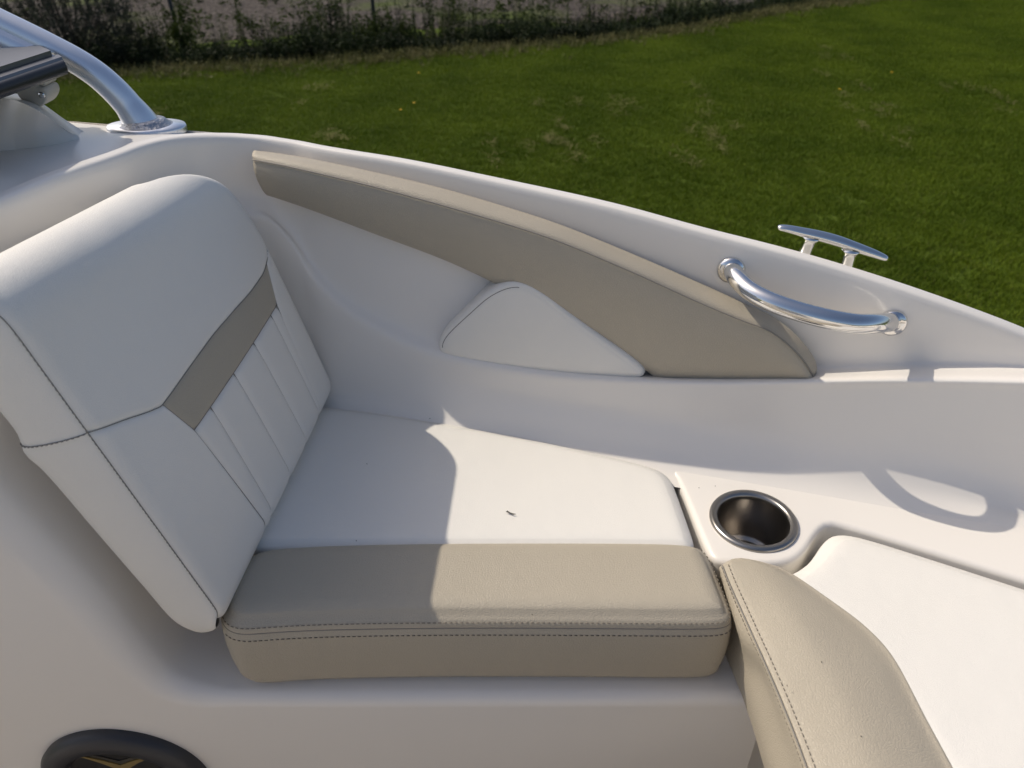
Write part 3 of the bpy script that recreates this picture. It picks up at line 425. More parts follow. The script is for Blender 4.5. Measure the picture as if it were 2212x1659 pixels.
# ---- weeds along the ditch
wm = [leafm('weed_leaf', (.022, .036, .007), (.048, .070, .013), 2.0, .25), leafm('weed_leaf_shaded', (.009, .015, .005), (.022, .034, .010), 2.0, .15), leafm('weed_seed_head', (.10, .10, .06), (.15, .145, .095), 3, .2)]  # second leaf is near-black: shade at the foot of the weeds put into colour
def plant_geo(o, h, nst, nleaf, spread, leaf, rg):
    V = []; F = []
    for s in range(nst):
        a = rg.uniform(0, 6.28); b = o + np.array([math.cos(a), math.sin(a), 0])*spread*rg.uniform(0, .5); tip = b + np.array([math.cos(a)*spread*rg.uniform(.2, 1), math.sin(a)*spread*rg.uniform(.2, 1), h*rg.uniform(.6, 1)])
        sd = np.array([-math.sin(a), math.cos(a), 0])*.004; k = len(V); V += [b - sd, b + sd, tip + sd*.3, tip - sd*.3]; F.append([k, k+1, k+2, k+3])
        for l in range(nleaf):
            t = rg.uniform(.08, 1); q = b + (tip-b)*t; c = rg.uniform(0, 6.28); d = np.array([math.cos(c), math.sin(c), rg.uniform(-.3, .9)]); d /= np.linalg.norm(d)
            ll = leaf*rg.uniform(.5, 1.3)*(1.15 - .6*t); sd2 = np.cross(d, rg.normal(size=3)); sd2 = sd2/(np.linalg.norm(sd2)+1e-9)*ll*.22
            k = len(V); V += [q, q + d*ll*.5 + sd2, q + d*ll, q + d*ll*.5 - sd2]; F.append([k, k+1, k+2, k+3])
    return np.array(V), F
rg = np.random.default_rng(11)
def strip_point(x, t):
    return np.array([x, float(np.interp(x, np.r_[-60, dl[:, 0], 60], np.r_[2, dl[:, 1], 45])) + t, 0])
lush = []; dark = []; seed = []
def hnoise(x): return .5 + .25*math.sin(x*2.3 + 1) + .25*math.sin(x*5.1 + .4)*math.sin(x*.7)
for k in range(3000):
    x = rg.uniform(-9.5, 11); t = rg.uniform(.02, 1.5)
    far = np.interp(x, [-7, 0, 4, 9], [1, .85, .65, .45]); hn = hnoise(x)
    o = strip_point(x, t); o[2] = float(landz(o[0], o[1])); h = rg.uniform(.18, .28 + .55*hn)*far*(1.1 if t > .45 else .85)
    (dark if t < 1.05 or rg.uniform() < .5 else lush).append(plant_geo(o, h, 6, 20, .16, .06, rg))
for cx, cnt, hh, sp in ((-5.15, 16, .95, .22), (-3.9, 14, .8, .3), (-3.1, 22, .75, .3), (-2.55, 16, .85, .25), (-1.35, 26, .85, .4), (-.6, 18, .75, .35), (.3, 18, .7, .4), (1.2, 16, .6, .4), (2.2, 14, .55, .5), (3.4, 12, .5, .5), (-7.2, 14, .9, .4), (-8.6, 14, .9, .4)):
    for q in range(int(cnt*1.5)):
        o = strip_point(cx + rg.normal(0, sp), rg.uniform(.5, 1.9)); o[2] = float(landz(o[0], o[1])); r_ = rg.uniform()
        (seed if r_ < .15 else lush if r_ < .6 else dark).append(plant_geo(o, hh*rg.uniform(.5, 1.15), 4, 26, .10, .05, rg))
# rough unmown fringe in front of the weeds
fringe = []
for k in range(2600):
    x = rg.uniform(-9, 12); o = strip_point(x, -abs(rg.normal(0, .32))); o[2] = float(landz(o[0], o[1]))
    fringe.append(plant_geo(o, rg.uniform(.05, .17), 7, 1, .10, .05, rg))
fringe_m = leafm('unmown_grass', (.10, .105, .035), (.15, .14, .06), 2.5, .25); tag(obj('unmown_fringe', merge(*fringe), fringe_m, smooth=False), kind='stuff')
w1 = obj('weeds', merge(*lush), wm[0], smooth=False); tag(w1, kind='stuff')
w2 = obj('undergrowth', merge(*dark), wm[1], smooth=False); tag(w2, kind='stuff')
w3 = obj('seeding_weeds', merge(*seed), wm[2], smooth=False); tag(w3, kind='stuff')
# field tussocks far away
fg = []
for k in range(700):
    x = rg.uniform(-14, 14); o = strip_point(x, rg.uniform(2.2, 9)); o[2] = float(landz(o[0], o[1]))
    fg.append(plant_geo(o, rg.uniform(.08, .3), 5, 4, .18, .09, rg))
tag(obj('field_tussocks', merge(*fg), wm[0], smooth=False), kind='stuff')
# shrubs one can tell apart
def shrub(x, t, h, rad, label, n=70, leaf=.05, m_=None, grp='shrubs among the weeds'):
    o = strip_point(x, t); o[2] = float(landz(o[0], o[1])); th = thing('shrub', label, 'shrub', o, grp)
    fol = []; st = []
    for k in range(n):
        a = rg.uniform(0, 6.28); r_ = rad*math.sqrt(rg.uniform()); zz = h*rg.uniform(.25, 1)*(1 - .35*(r_/rad)**2)
        tip = o + np.array([r_*math.cos(a), r_*math.sin(a)*.8, zz])
        if k % 4 == 0: st.append(tube(np.array([o, (o+tip)/2 + (0, 0, .08), tip]), [.012, .007, .003], 5))
        fol.append(plant_geo(tip - (0, 0, .15), .3, 3, 22, .13, leaf, rg))
    obj('stem', merge(*st), mat('shrub_bark', (.05, .04, .03), .9), th); f = obj('foliage', merge(*fol), m_ or wm[1], th, smooth=False)
    return th
grey = leafm('shrub_leaf_grey', (.030, .036, .026), (.060, .066, .050), 3, .2)
shrub(-5.75, 1.0, 1.75, .85, 'dense dark grey-green shrub behind the silver windshield frame tube', 330, .04, grey)
shrub(-7.6, 1.1, 1.3, .7, 'dark bushy shrub at the far left end of the weed strip', 70, .05, grey)
shrub(-4.45, .9, 1.0, .28, 'narrow upright leafy shrub left of the grey fence post', 34, .06, wm[0])
shrub(-1.9, 1.0, .8, .45, 'low loose shrub in the weeds at the foot of the second fence post', 40, .06, wm[0])
# fence posts
pm = mat('weathered_post_steel', (.085, .09, .095), .6, .3, vary=(20, .6, (.05, .045, .04)))
for (x, y, z), lean, lab in zip(P['posts'], (-.10, -.02), ('thin leaning steel fence post rising from the weeds near the shrubs', 'thin upright steel fence post in the weeds in mid strip')):
    z = float(landz(np.array(x), np.array(y)))
    t = thing('fence_post', lab, 'post', (x, y, z), 'posts along the weed strip')
    obj('post', tube([(x, y, z-.1), (x+lean*.5, y+.01, z+.8), (x+lean, y+.02, z+1.75)], .030, 10), pm, t)
    obj('cap', tube([(x+lean, y+.02, z+1.75), (x+lean, y+.02, z+1.77)], .026, 10), pm, t)

# ================================================================== BOAT
boat = thing('boat', 'white fibreglass bowrider boat with tan and white bow seating', 'boat', (.2, .3, -1.75))
path = P['path']; ps = seglen(path); NS = 260; S = np.unique(np.r_[np.linspace(.28, 2.0, NS), np.linspace(2.0, ps[-1], 30)])
XY = np.stack([pchip(ps, path[:, k], S) for k in range(2)], 1)
Tn = np.gradient(XY, S, axis=0); Tn /= np.linalg.norm(Tn, axis=1)[:, None]; Nin = np.c_[Tn[:, 1], -Tn[:, 0]]
bulk = dict(top=(-.012, -.299), lip=(0, -.3015), lip2=(.004, -.309), coam=(.006, -.345), recess=(.012, -.385), shelfback=(.018, -.42), ridge=(.026, -.46), ridge2=(.036, -.50), low=(.062, -.60), fillet=(.088, -.685))
names = ['top', 'lip', 'lip2', 'coam', 'recess', 'shelfback', 'ridge', 'ridge2', 'low', 'fillet']
rails = {}
for nme in names:
    c = P['rail_'+nme]; d0, z0 = bulk[nme]
    pre = np.array([(0, d0, z0), (.35, d0, z0), (.70, d0, z0)])
    c = np.vstack([pre, c[c[:, 0] > .76]])
    # keep stations strictly increasing
    keep = [0]
    for i in range(1, len(c)):
        if c[i, 0] > c[keep[-1], 0] + .012: keep.append(i)
    c = c[keep]
    last = c[-1].copy(); last[0] = ps[-1]; c = np.vstack([c, last])
    sig = .035 if nme in ('top', 'lip', 'lip2', 'coam') else .028
    Su = np.arange(0, ps[-1], .004); kk = np.exp(-.5*(np.arange(-30, 31)*.004/sig)**2); kk /= kk.sum()
    sm = lambda y: np.interp(S, Su, np.convolve(np.pad(pchip(c[:, 0], y, Su), 30, mode='edge'), kk, 'valid'))
    rails[nme] = (sm(c[:, 1]), sm(c[:, 2]))
def railpts(d, z): return np.c_[XY + Nin*np.asarray(d)[:, None], z]
fd, fz = rails['fillet']; td, tz = rails['top']
qs = np.clip((S-.78)/.16, 0, 1); qs = qs*qs*(3-2*qs)
R3 = [railpts(*rails[n_]) for n_ in names] + [railpts(fd + .014, (fz*.35 + -.699*.65)*qs + (fz-.03)*(1-qs)), railpts(fd + .035*qs + .018*(1-qs), -.7015*qs + (fz-.06)*(1-qs)), railpts(fd + .06*qs + .022*(1-qs), -.704*qs + (fz-.09)*(1-qs))]
G = cross_smooth(np.array(R3), 6)
def mir(g): v = np.array(g[0]); v[:, 1] = .4 - v[:, 1]; return v, [q[::-1] for q in g[1]]
liner = grid(G)
obj('hull_liner', merge(liner, mir(liner)), M['gel'], boat)
# outside of the hull: from the gunwale top down to the chine and keel, and aft along the sheer
HM = (S > 1.0) & (XY[:, 0] > -.335)
hx = np.r_[np.linspace(-2.6, -.34, 30), XY[HM][:, 0]]; hy = np.r_[.985 - .245*np.linspace(-2.6, -.34, 30)*np.linspace(.35, 1, 30), XY[HM][:, 1]]
tzh = np.r_[np.full(30, -.322), tz[HM]]
TP = R3[0][HM]; hx = np.r_[hx[:30], TP[:, 0]]; hy = np.r_[hy[:30], TP[:, 1] - .004]; hy[:30] += TP[0, 1] - .004 + .245*(TP[0, 0] - hx[29]) - hy[29]; tzh[:30] = np.linspace(-.322, TP[0, 2], 30); tzh[30:] = TP[:, 2] - .0004
pk = np.exp(-((hx - .385)/.085)**4)                       # pocket for the cleat
yc = .2
outr = [np.c_[hx, hy + .003, tzh - .0], np.c_[hx, hy + .016 - .006*pk, tzh - .006 - .010*pk], np.c_[hx, hy + .026 - .006*pk, tzh - .022], np.c_[hx, hy + .012, tzh - .05], np.c_[hx, yc + (hy-yc)*.97, tzh*.6 - .35], np.c_[hx, yc + (hy-yc)*.80, np.full(len(hx), -1.15)], np.c_[hx, yc + (hy-yc)*.0, np.full(len(hx), -1.72)]]
outer = grid(cross_smooth(np.array(outr), 4)); obj('hull_side', merge(outer, mir(outer)), M['gel'], boat)
# foredeck aft of the lip, up to the outer sheer
k = (S < 1.10); inn = railpts(td + .006, tz - .006)[k]
nI = len(inn); oy = np.linspace(-1.4, -.30, nI)
outp = np.c_[np.linspace(-1.6, -.37, nI), .985 - .245*np.linspace(-1.6, -.37, nI) + .007, np.full(nI, -.3225)]
Gd = np.array([inn*(1-t) + outp*t for t in (0, .25, .5, .75, 1)]); Gd[0, :, 2] -= .001; mid_ = inn + (outp-inn)*.06; mid_[:, 2] = inn[:, 2] + .0015; Gd = np.insert(Gd, 1, mid_, 0)
dk = grid(Gd); obj('foredeck', dk, M['gel'], boat); obj('foredeck', mir(dk), M['gel'], boat)

# ---- bench: cavity (ledge + sloping back) extruded across the boat with a rounded front edge
prof = np.array([(-.70, .55), (-.62, .19), (-.5552, -.195), (-.50, -.42), (-.455, -.59), (-.412, -.745), (-.392, -.787), (-.360, -.805), (-.30, -.808), (0, -.808), (.20, -.808), (.298, -.808)])
prof[0:2] = [(-.585, -.24), (-.56, -.29)]; prof[2] = (-.520, -.40); prof[3] = (-.478, -.53); prof[4] = (-.440, -.64)
PR = catmull(np.c_[prof, np.zeros(len(prof))], 120)[:, :2]
tn = np.gradient(PR, axis=0); tn /= np.linalg.norm(tn, axis=1)[:, None]; nn = np.c_[tn[:, 1], -tn[:, 0]]      # towards the face (down / aft)
rad = np.interp(PR[:, 0], [-.48, -.40, -.33], [.034, .030, .016])
YF = .529
rows = []
for a in np.linspace(0, np.pi/2, 9):
    off = rad*(1-math.sin(a)); yy = YF + rad*(1-math.cos(a))
    q = PR + nn*off[:, None]*1.0
    rows.append(np.c_[q[:, 0], yy, q[:, 1]])
gcl = np.clip((-.37 - PR[:, 1])/.08, 0, 1)
for Y in (.58, .70, .85, 1.0, 1.05): rows.append(np.c_[PR[:, 0], np.minimum(Y, .60 + gcl*.5), PR[:, 1]])
cav = grid(np.array(rows))
# flat face towards the aisle
ed = rows[0]; low = [(.298, YF, -1.26), (-1.3, YF, -1.26), (-1.3, YF, -.24)]
face = [list(range(len(ed)+3))]
face_v = np.vstack([ed, low])
bb = merge(cav, (face_v, face), sheet([(.298, YF, -1.26), (.298, .95, -1.26), (.298, .95, -.8085), (.298, YF+.012, -.8085)]))
bench = obj('bench_base', merge(bb, mir(bb)), M['gel'], boat, sharp=50)
# ---- bench top sheet round the cup holder, with a rounded lip down into the cushion wells
Be = P['base_edge']; Be = np.vstack([Be, Be[-1] + (Be[-1]-Be[-2])/np.linalg.norm(Be[-1]-Be[-2])*.62])
B = chaikin(Be, 2, False); B = resample(B, 210, False)
t2 = np.gradient(B[:, :2], axis=0); t2 /= np.linalg.norm(t2, axis=1)[:, None]; nw = np.c_[t2[:, 1], -t2[:, 0]]
# normals point into the wells (to the right of travel)
cup = P['cup'][0]
lip = []
for a in np.linspace(0, np.pi/2, 7): lip.append(np.c_[B[:, :2] + nw*(.008*math.sin(a)) - nw*.008, np.full(len(B), -.70 - .008*(1-math.cos(a)))])
for z in (-.72, -.76, -.812): lip.append(np.c_[B[:, :2] + nw*(.002*(z < -.75)), np.full(len(B), z)])
lipg = grid(np.array(lip))
top_edge = lip[0]
ang = np.linspace(0, 2*np.pi, 48, endpoint=False)
# sheet: ruled from the lip to the hull side (beyond the wall), with the hole of the cup holder left to its rim
far = np.c_[top_edge[:, 0], .965 - .245*top_edge[:, 0], np.full(len(B), -.70)]
bmx = bmesh.new()
outl = [tuple(v) for v in top_edge] + [tuple(far[i]) for i in range(len(far)-1, -1, -6)]
hole = [(cup[0] + .0475*math.cos(t), cup[1] + .0475*math.sin(t), -.70) for t in ang]
def loop(pts):
    vs = [bmx.verts.new(p) for p in pts]; return [bmx.edges.new((vs[i], vs[(i+1) % len(vs)])) for i in range(len(vs))]
ee = loop(outl) + loop(hole); bmesh.ops.triangle_fill(bmx, edges=ee, use_beauty=True, use_dissolve=False)
bmx.verts.index_update(); shv = np.array([v.co[:] for v in bmx.verts]); shf = [[v.index for v in f.verts] for f in bmx.faces]; bmx.free()
bt = obj('bench_top', merge((shv, shf), lipg), M['gel'], boat, sharp=60)
# floor of the wells and sole of the boat
obj('well_floor', merge(sheet([(.30, .50, -.812), (1.2, .0, -.812), (1.2, .66, -.812), (.30, .92, -.812)]), mir(sheet([(.30, .50, -.813), (1.2, .21, -.813), (1.2, .66, -.813), (.30, .92, -.813)]))), M['gel'], boat, smooth=False)
obj('cockpit_sole', sheet([(-1.6, 1.1, -1.255), (-1.6, -.7, -1.255), (1.5, -.7, -1.255), (1.5, 1.1, -1.255)]), mat('dark_sole', (.24, .22, .195), .95, bump=[('noise', 400, .6, .003)]), boat, smooth=False)  # unseen sole, given an invented dark covering to cut bounced light

# ---- cup holder
ch = thing('cup_holder', None, None, cup); ch.parent = boat; ch.location = Vector(cup) - Vector((.2, .3, -1.75))
for kx in ('label', 'category'):
    if kx in ch: del ch[kx]
obj('rim', lathe([(.0548, -.0015), (.0552, .0015), (.0540, .0042), (.0510, .0052), (.0475, .0050), (.0452, .0035), (.0440, .0005), (.0436, -.004)], cup, k=96), M['brushed'], ch)
M['cup'] = mat('brushed_cup_steel', (.34, .32, .30), .30, 1, bump=[('streak', 90, .12, .0006)])
obj('cup', lathe([(.0436, -.004), (.0428, -.05), (.0425, -.066), (.0415, -.069), (.0360, -.0705), (.0352, -.073), (.0350, -.080), (.0338, -.083), (.0002, -.0835)], cup, k=96), M['cup'], ch)

# ---- grab handle
def part_root(name, loc):
    o = bpy.data.objects.new(name, None); scn.collection.objects.link(o); o.parent = boat; o.location = Vector(loc) - Vector((.2, .3, -1.75)); o.empty_display_size = .05; return o
hp = catmull(P['handle'], 60); gh = part_root('grab_handle', hp[30])
obj('tube', tube(hp, .0120, 28), M['steel'], gh)
wall_n = np.array([-.238, -.971, 0.])
for q in (hp[0], hp[-1]):
    obj('flange', lathe([(.0178, -.004), (.0184, .0), (.0180, .003), (.0165, .0060), (.0140, .0080), (.0100, .0092), (.0001, .0096)], q, wall_n, 40), M['steel'], gh)
# ---- mooring cleat on the gunwale
hn = P['cleat_horn']; cp = P['cleat_post']; mc = part_root('mooring_cleat', hn[4])
hc = catmull(hn, 40); tt_ = np.linspace(-1, 1, 40)
obj('horn', tube(hc, .0034 + .0056*np.sqrt(np.clip(1-np.abs(tt_)**1.6, 0, 1)), 16, flat=.8), M['steel'], mc)
for a, b in ((cp[0], cp[1]), (cp[2], cp[3])):
    e = b + (b-a)*1.2; q = np.array([a + (0, 0, .002), a*.85 + b*.15, a*.5 + b*.5, b, e]); obj('post', tube(catmull(q, 16), np.interp(np.linspace(0, 1, 16), [0, .12, .3, 1], [.0125, .0092, .0088, .0115]), 16), M['steel'], mc)
    obj('base_pad', lathe([(.013, -.003), (.013, .002), (.010, .004), (.0, .004)], e, (0, 0, 1), 24), M['steel'], mc)

# ---- speaker low on the bench face
sc = np.array([-.490, YF, -.972]); sp = part_root('speaker', sc); ny = (0, -1, 0); rs_ = .104
obj('trim_ring', lathe([(rs_, -.002), (rs_+.001, .006), (rs_-.004, .014), (rs_-.012, .018), (rs_-.026, .017), (rs_-.0275, .014), (rs_-.034, .008), (rs_-.036, -.004)], sc, ny, 96), M['plastic'], sp)
obj('cone', lathe([(rs_-.033, .006), (.055, .0028), (.02, .002), (.0002, .002)], sc, ny, 64), M['black'], sp)
def wing(sgn, pts, y, th):
    p = np.array([(sc[0] + sgn*x, y, sc[2] + z) for x, z in pts]); return extrude(p[::int(sgn)], (0, th, 0))
# winged grille bars meeting in a V
W = [(0, .040), (.018, .049), (.040, .0575), (.062, .0575), (.072, .052), (.058, .0515), (.042, .047), (.026, .038), (.012, .026), (0, .016)]
W2 = [(0, .033), (.018, .043), (.040, .0525), (.056, .0535), (.040, .0495), (.024, .039), (.010, .027), (0, .024)]
obj('grille_wing', merge(wing(1, W, YF-.004, .006), wing(-1, W, YF-.004, .006)), M['dark'], sp, smooth=False)
obj('gold_inlay', merge(wing(1, W2, YF-.0055, .003), wing(-1, W2, YF-.0055, .003)), M['gold'], sp, smooth=False)

# ---- windshield
ws = part_root('windshield', (-.55, .98, -.28))
tc = catmull(P['tube_c'], 60); tr = np.interp(np.linspace(0, 1, 60), [0, .5, .85, 1], [.0172, .0172, .0190, .0262])
obj('frame_tube', tube(tc, tr, 28), M['alu'], ws)
fl = P['flange'][0]; fl = np.array([fl[0], fl[1], -.316])
def oval(r1, r2, z): return np.array([(fl[0] + r1*math.cos(t), fl[1] + r2*math.sin(t), z) for t in np.linspace(0, 2*np.pi, 48, endpoint=False)])
obj('foot_flange', grid(np.array([oval(.054, .034, -.319), oval(.0545, .0345, -.3125), oval(.0535, .0335, -.3095), oval(.03, .02, -.3085), oval(.001, .001, -.3085)]), closev=True), M['alu'], ws)
obj('weld', grid(np.array([oval(.036, .030, -.3088), oval(.033, .027, -.3075), oval(.0295, .0242, -.3045), oval(.0270, .0222, -.302), oval(.012, .011, -.301), oval(.001, .001, -.301)]), closev=True), M['weld'], ws)
sl_ = P['slab']; dirn = (sl_[2] - sl_[0]); dirn /= np.linalg.norm(dirn); far_l = .75
def along(p, l): return np.array([p, p + dirn*l])
d1 = sl_[1] - sl_[0]
ctr = sl_[0] + np.array([0, 0, 0])
def bar(poly_xz, name, m_, off=0., L_=far_l, sharp=40):
    # cross-section in (aft, z) at the right end, drawn along the rail direction
    ax = np.array([d1[0], d1[1], 0]); ax = ax/np.linalg.norm(ax)
    p = np.array([sl_[0] + ax*a + np.array([0, 0, z]) + dirn*off for a, z in poly_xz])
    return obj(name, extrude(p, dirn*L_), m_, ws, sharp=sharp)
wS = float(np.linalg.norm(d1))
bar([(0, 0), (wS*1.2, .0), (wS*1.2, -.012), (0, -.012)], 'bottom_rail', M['greyrail'], .004)
bar([(-.003, -.006), (-.016, -.007), (-.019, -.010), (-.019, -.016), (-.003, -.016)], 'rail_lip', M['greyrail'], -.006)
circ = [(-.022 + .0085*math.cos(t), -.018 + .0085*math.sin(t)) for t in np.linspace(0, 2*np.pi, 20, endpoint=False)]
bar(circ, 'gasket', M['rubber'], -.004)
# glass above the rail, leaning aft
ax_ = np.array([d1[0], d1[1], 0]); ax_ /= np.linalg.norm(ax_)
g0 = sl_[0] + ax_*(wS*1.2 + .03) + np.array([0, 0, -.006]); up_ = np.array([-.93, .10, .30]); up_ /= np.linalg.norm(up_)
gp = [g0 + dirn*.015, g0 + dirn*far_l, g0 + dirn*far_l + up_*.36, g0 + dirn*.01 + up_*.36]
obj('glass_pane', extrude(np.array(gp), (0, 0, .005)), M['glass'], ws, smooth=False)
tp = tube(np.array([gp[3], gp[2]]), .010, 12); obj('top_rail', tp, M['alu'], ws)
bar([(wS*1.2 + .001, .001), (wS*1.2 + .034, .012), (wS*1.2 + .034, -.004), (wS*1.2 + .001, -.010)], 'glass_seal', M['rubber'], .006)
# flat bracket strip along the tube carrying the rail, with its screw
st_i = tc[:34]; T_, N_, B_ = frames(tc)
stp = np.array([tc[i] + np.array([.004, -.022, -.012]) for i in range(0, 27)])
obj('bracket_strip', merge(grid(np.array([stp + (0, -.003, -.010), stp + (0.004, -.004, .004), stp + (.006, .012, .008)]))), M['alu'], ws)
scw = P['screws']
obj('screw', lathe([(.006, -.003), (.006, .0), (.0045, .0025), (.0, .0032)], stp[24] + (.006, 0, .008), (.45, -.15, .85), 20), M['steel'], ws)
# beige hinge knuckles under the rail
def knuckle(name, pts, y0, th): 
    p = chaikin(pts, 2); p = np.c_[p[:, 0], np.full(len(p), y0), p[:, 2]]; c_ = p.mean(0)
    rowsk = [c_ + (p-c_)*s_ + (0, dy, 0) for s_, dy in ((.0, 0), (.90, 0), (.97, .0012), (1, .004), (1, th))]
    return obj(name, grid(np.array(rowsk), closev=True), M['beige'], ws, sharp=60)
kA = 1.05/.895; kB = 1.042/.90
knuckle('hinge_arm', P['hinge_up']*kA, 1.05, .03); knuckle('hinge_base', P['hinge_low']*kB, 1.042, .034)
hs = scw[0]; obj('hinge_screw', lathe([(.0042, .0005), (.0042, -.0012), (.0035, -.0022), (.0, -.0024)], (hs[0]*1.042/hs[1], 1.042, hs[2]*1.042/hs[1]), (0, 1, 0), 20), M['steel'], ws)
# ---- moulded plinth under the windshield
pb, ptp, po = (catmull(P[k_], 60) for k_ in ('plinth_b', 'plinth_t', 'plinth_o'))
bk1 = po + np.array([-.03, .05, -.03]); bk1[:, 2] = np.minimum(bk1[:, 2], -.33)
pl = grid(np.array([pb + (.002, -.002, -.004), pb, pb*.7 + ptp*.3 + (0, 0, .004), pb*.3 + ptp*.7 + (0, 0, .005), pb*.06 + ptp*.94 + (0, 0, .001), ptp, ptp*.9 + po*.1 + (0, 0, -.0015), ptp*.15 + po*.85 + (0, 0, -.003), po, bk1]))
obj('windshield_plinth', pl, M['gel'], boat, sharp=35)

# ================================================================== CUSHIONS
# ---- seat cushion: white top panel and tan front bolster
sc_ = thing('seat_cushion', 'long seat cushion with flat white top and tan front bolster', 'cushion', (-.05, .7, -.80))
o = resample(chaikin(np.vstack([P['seat_outline'][:, :2], [(.2245, .655), (-.335, .655)]]), 2), 220)
CR = lambda k_: (lambda q: k_)
wp = obj('top_panel', pillow(o, [(-.15, .76), (.08, .73)], [('in', .004, -.800), ('in', 0, -.79), ('in', 0, -.701), ('in', .0012, -.6965), ('in', .004, -.693), ('in', .010, -.691)] + domed(-.691, -.6880, .028, .010)), M['vinyl'], sc_)
bo = P['bol_outline'][:, :2]
bo = np.vstack([bo, [(.17, .674), (-.10, .674), (-.27, .668), (-.325, .655), (-.338, .60)]])
bo = bo[1:] if bo[0, 0] < -.335 else bo
o = resample(chaikin(bo, 2), 360)
crown = lambda z0, h: (lambda q: z0 + h*np.clip(1-((q[:, 1]-.61)/.07)**2, 0, 1)*np.clip(1-((q[:, 0]+.045)/.30)**6, 0, 1))
brs = [('in', .018, -.8055), ('in', .009, -.802), ('in', .003, -.79), ('in', .0, -.765), ('in', -.001, -.740), ('in', .0, -.718), ('in', .0008, -.7085), ('in', .0024, -.7062), ('in', .0026, -.7048), ('in', .0024, -.7030), ('in', .004, -.6985), ('in', .008, -.6945), ('in', .012, -.6924)] + domed(-.6924, -.6835, .033, .012, 9)
BG = pillow2(o, [(-.27, .605), (.18, .605)], brs)
bol = obj('bolster', capped(BG), M['tan'], sc_)
def front_arc(ring, xlo=-.325):
    # points of a ring along the front and the right end, ordered left to right
    r = ring; i0 = np.argmin(np.abs(r[:, 0] - xlo) + 10*np.maximum(0, r[:, 1]-.56)); r = np.roll(r, -i0, 0)
    j = np.argmin(np.linalg.norm(r[:, :2] - np.array([.225, .662]), axis=1)); q = r[:j+1]
    return q
fr = front_arc(BG[8]); obj('seam', tube(resample(fr, 200, False), .0008, 6), M['seam'], bol)
s1 = front_arc(BG[10]); s1 = s1 + (0, -.0002, .0012); s2 = front_arc(BG[5]); s2 = s2 + (0, -.0003, .0045)
obj('stitching', merge(stitch_geo(s1, (0, -.5, .85)), stitch_geo(s2[s2[:, 0] > -.32], (0, -1, .1))), M['thread'], bol)
bol.children[-1]['kind'] = 'stuff'
# tiny debris
# ---- bow cushion with tan bolster
bc = thing('bow_cushion', 'bow cushion with wide white top and curving tan side bolster', 'cushion', (.6, .45, -.80))
bo = P['bow_outline'][:, :2]
o = resample(chaikin(np.vstack([bo, [(1.12, .44), (1.25, .2), (.42, .2), (.38, .40), (.37, .52), (.33, .575), (.285, .60)]]), 2), 260)
obj('top_panel', pillow(o, [(.55, .42), (.9, .35)], [('in', .004, -.803), ('in', 0, -.79), ('in', 0, -.70), ('in', .0015, -.695), ('in', .005, -.6915), ('in', .012, -.6892)] + domed(-.6892, -.6855, .032, .012)), M['vinyl'], bc)
def ext(r, d=.22): r = np.asarray(r); t = r[-1]-r[-2]; t[2] = 0; t /= np.linalg.norm(t); return np.vstack([r, r[-1] + t*d*.5, r[-1] + t*d])
bl, bs_, bm_, bcst, br = (ext(P[k_]) for k_ in ('bb_left', 'bb_side', 'bb_seam', 'bb_crest', 'bb_right'))
lowl = bl + (.006, 0, 0); lowl[:, 2] = -.803; rlow = br + (.004, .003, 0); rlow[:, 2] = -.72
midl = (bs_ + bl)/2 + (-.003, 0, .004)
n_ = 110
GR = cross_smooth(np.array([catmull(r, n_) for r in (lowl, bl, bs_, bm_*.995 + bs_*.005, bm_ + (.006, .001, .0028), bm_*.72 + bcst*.28 + (0, 0, .0022), bcst, bcst*.45 + br*.55 + (0, 0, .0022), br*.9 + bcst*.1 + (0, 0, -.0004), br, rlow)]), 5)
# rounded nose
c0 = GR[:, 0].mean(0) + (0.0, .004, 0); nose = [GR[:, 0]*(1-t) + c0*t + np.array([0, .010*math.sin(t*1.57), 0]) for t in (.85, .5, .2)]
GR = np.concatenate([np.array(nose).transpose(1, 0, 2), GR], 1)
b2 = obj('bolster', grid(GR), M['tan'], bc)
sr = catmull(bm_, 200) + (-.0016, 0, .0010); obj('seam', tube(sr, .0008, 6), M['seam'], b2)
def off_line(r, dx, dz): return catmull(r, 240) + (dx, .0, dz)
st1 = catmull(bm_ + (.005, .001, .0034), 240); st2 = catmull(bm_*.74 + bs_*.26 + (-.0012, 0, .0015), 240)
obj('stitching', merge(stitch_geo(st1, (-.3, 0, .95)), stitch_geo(st2, (-.8, 0, .6))), M['thread'], b2); b2.children[-1]['kind'] = 'stuff'

# ---- side bolster pad on the hull side
sp_ = thing('side_pad', 'long curved tan bolster pad fixed along the hull side', 'cushion', P['pad_bot'][8])
pb_, ps_, pt_ = P['pad_back'], P['pad_seam'], P['pad_bot']
nrm = np.array([-.238, -.971, 0])
K_ = 160
b_, s_, t_ = catmull(pb_, K_), catmull(ps_, K_), catmull(pt_, K_)
deep_t = t_ - nrm*.04; deep_b = b_ - nrm*.02 + (0, 0, -.012)
topm = (b_ + s_)/2 + (0, 0, .0065) + nrm*.001
belly = (s_ + t_)/2 + nrm*.008
GP = np.array([deep_b, b_, b_*.78 + s_*.22 + (0, 0, .005), topm, s_*.82 + b_*.18 + (0, 0, .0042) + nrm*.0015, s_ + nrm*(-.0012), s_*.86 + t_*.14 + nrm*.0042, s_*.7 + t_*.3 + nrm*.0072, belly, s_*.2 + t_*.8 + nrm*.0055, s_*.06 + t_*.94 + nrm*.0018, t_ - nrm*.003, deep_t])
GPs = cross_smooth(GP, 4)
e0 = GPs[:, 0]; c0 = e0.mean(0); caps = np.array([e0*(1-t) + c0*t for t in (1, .5, .08)]).transpose(1, 0, 2)
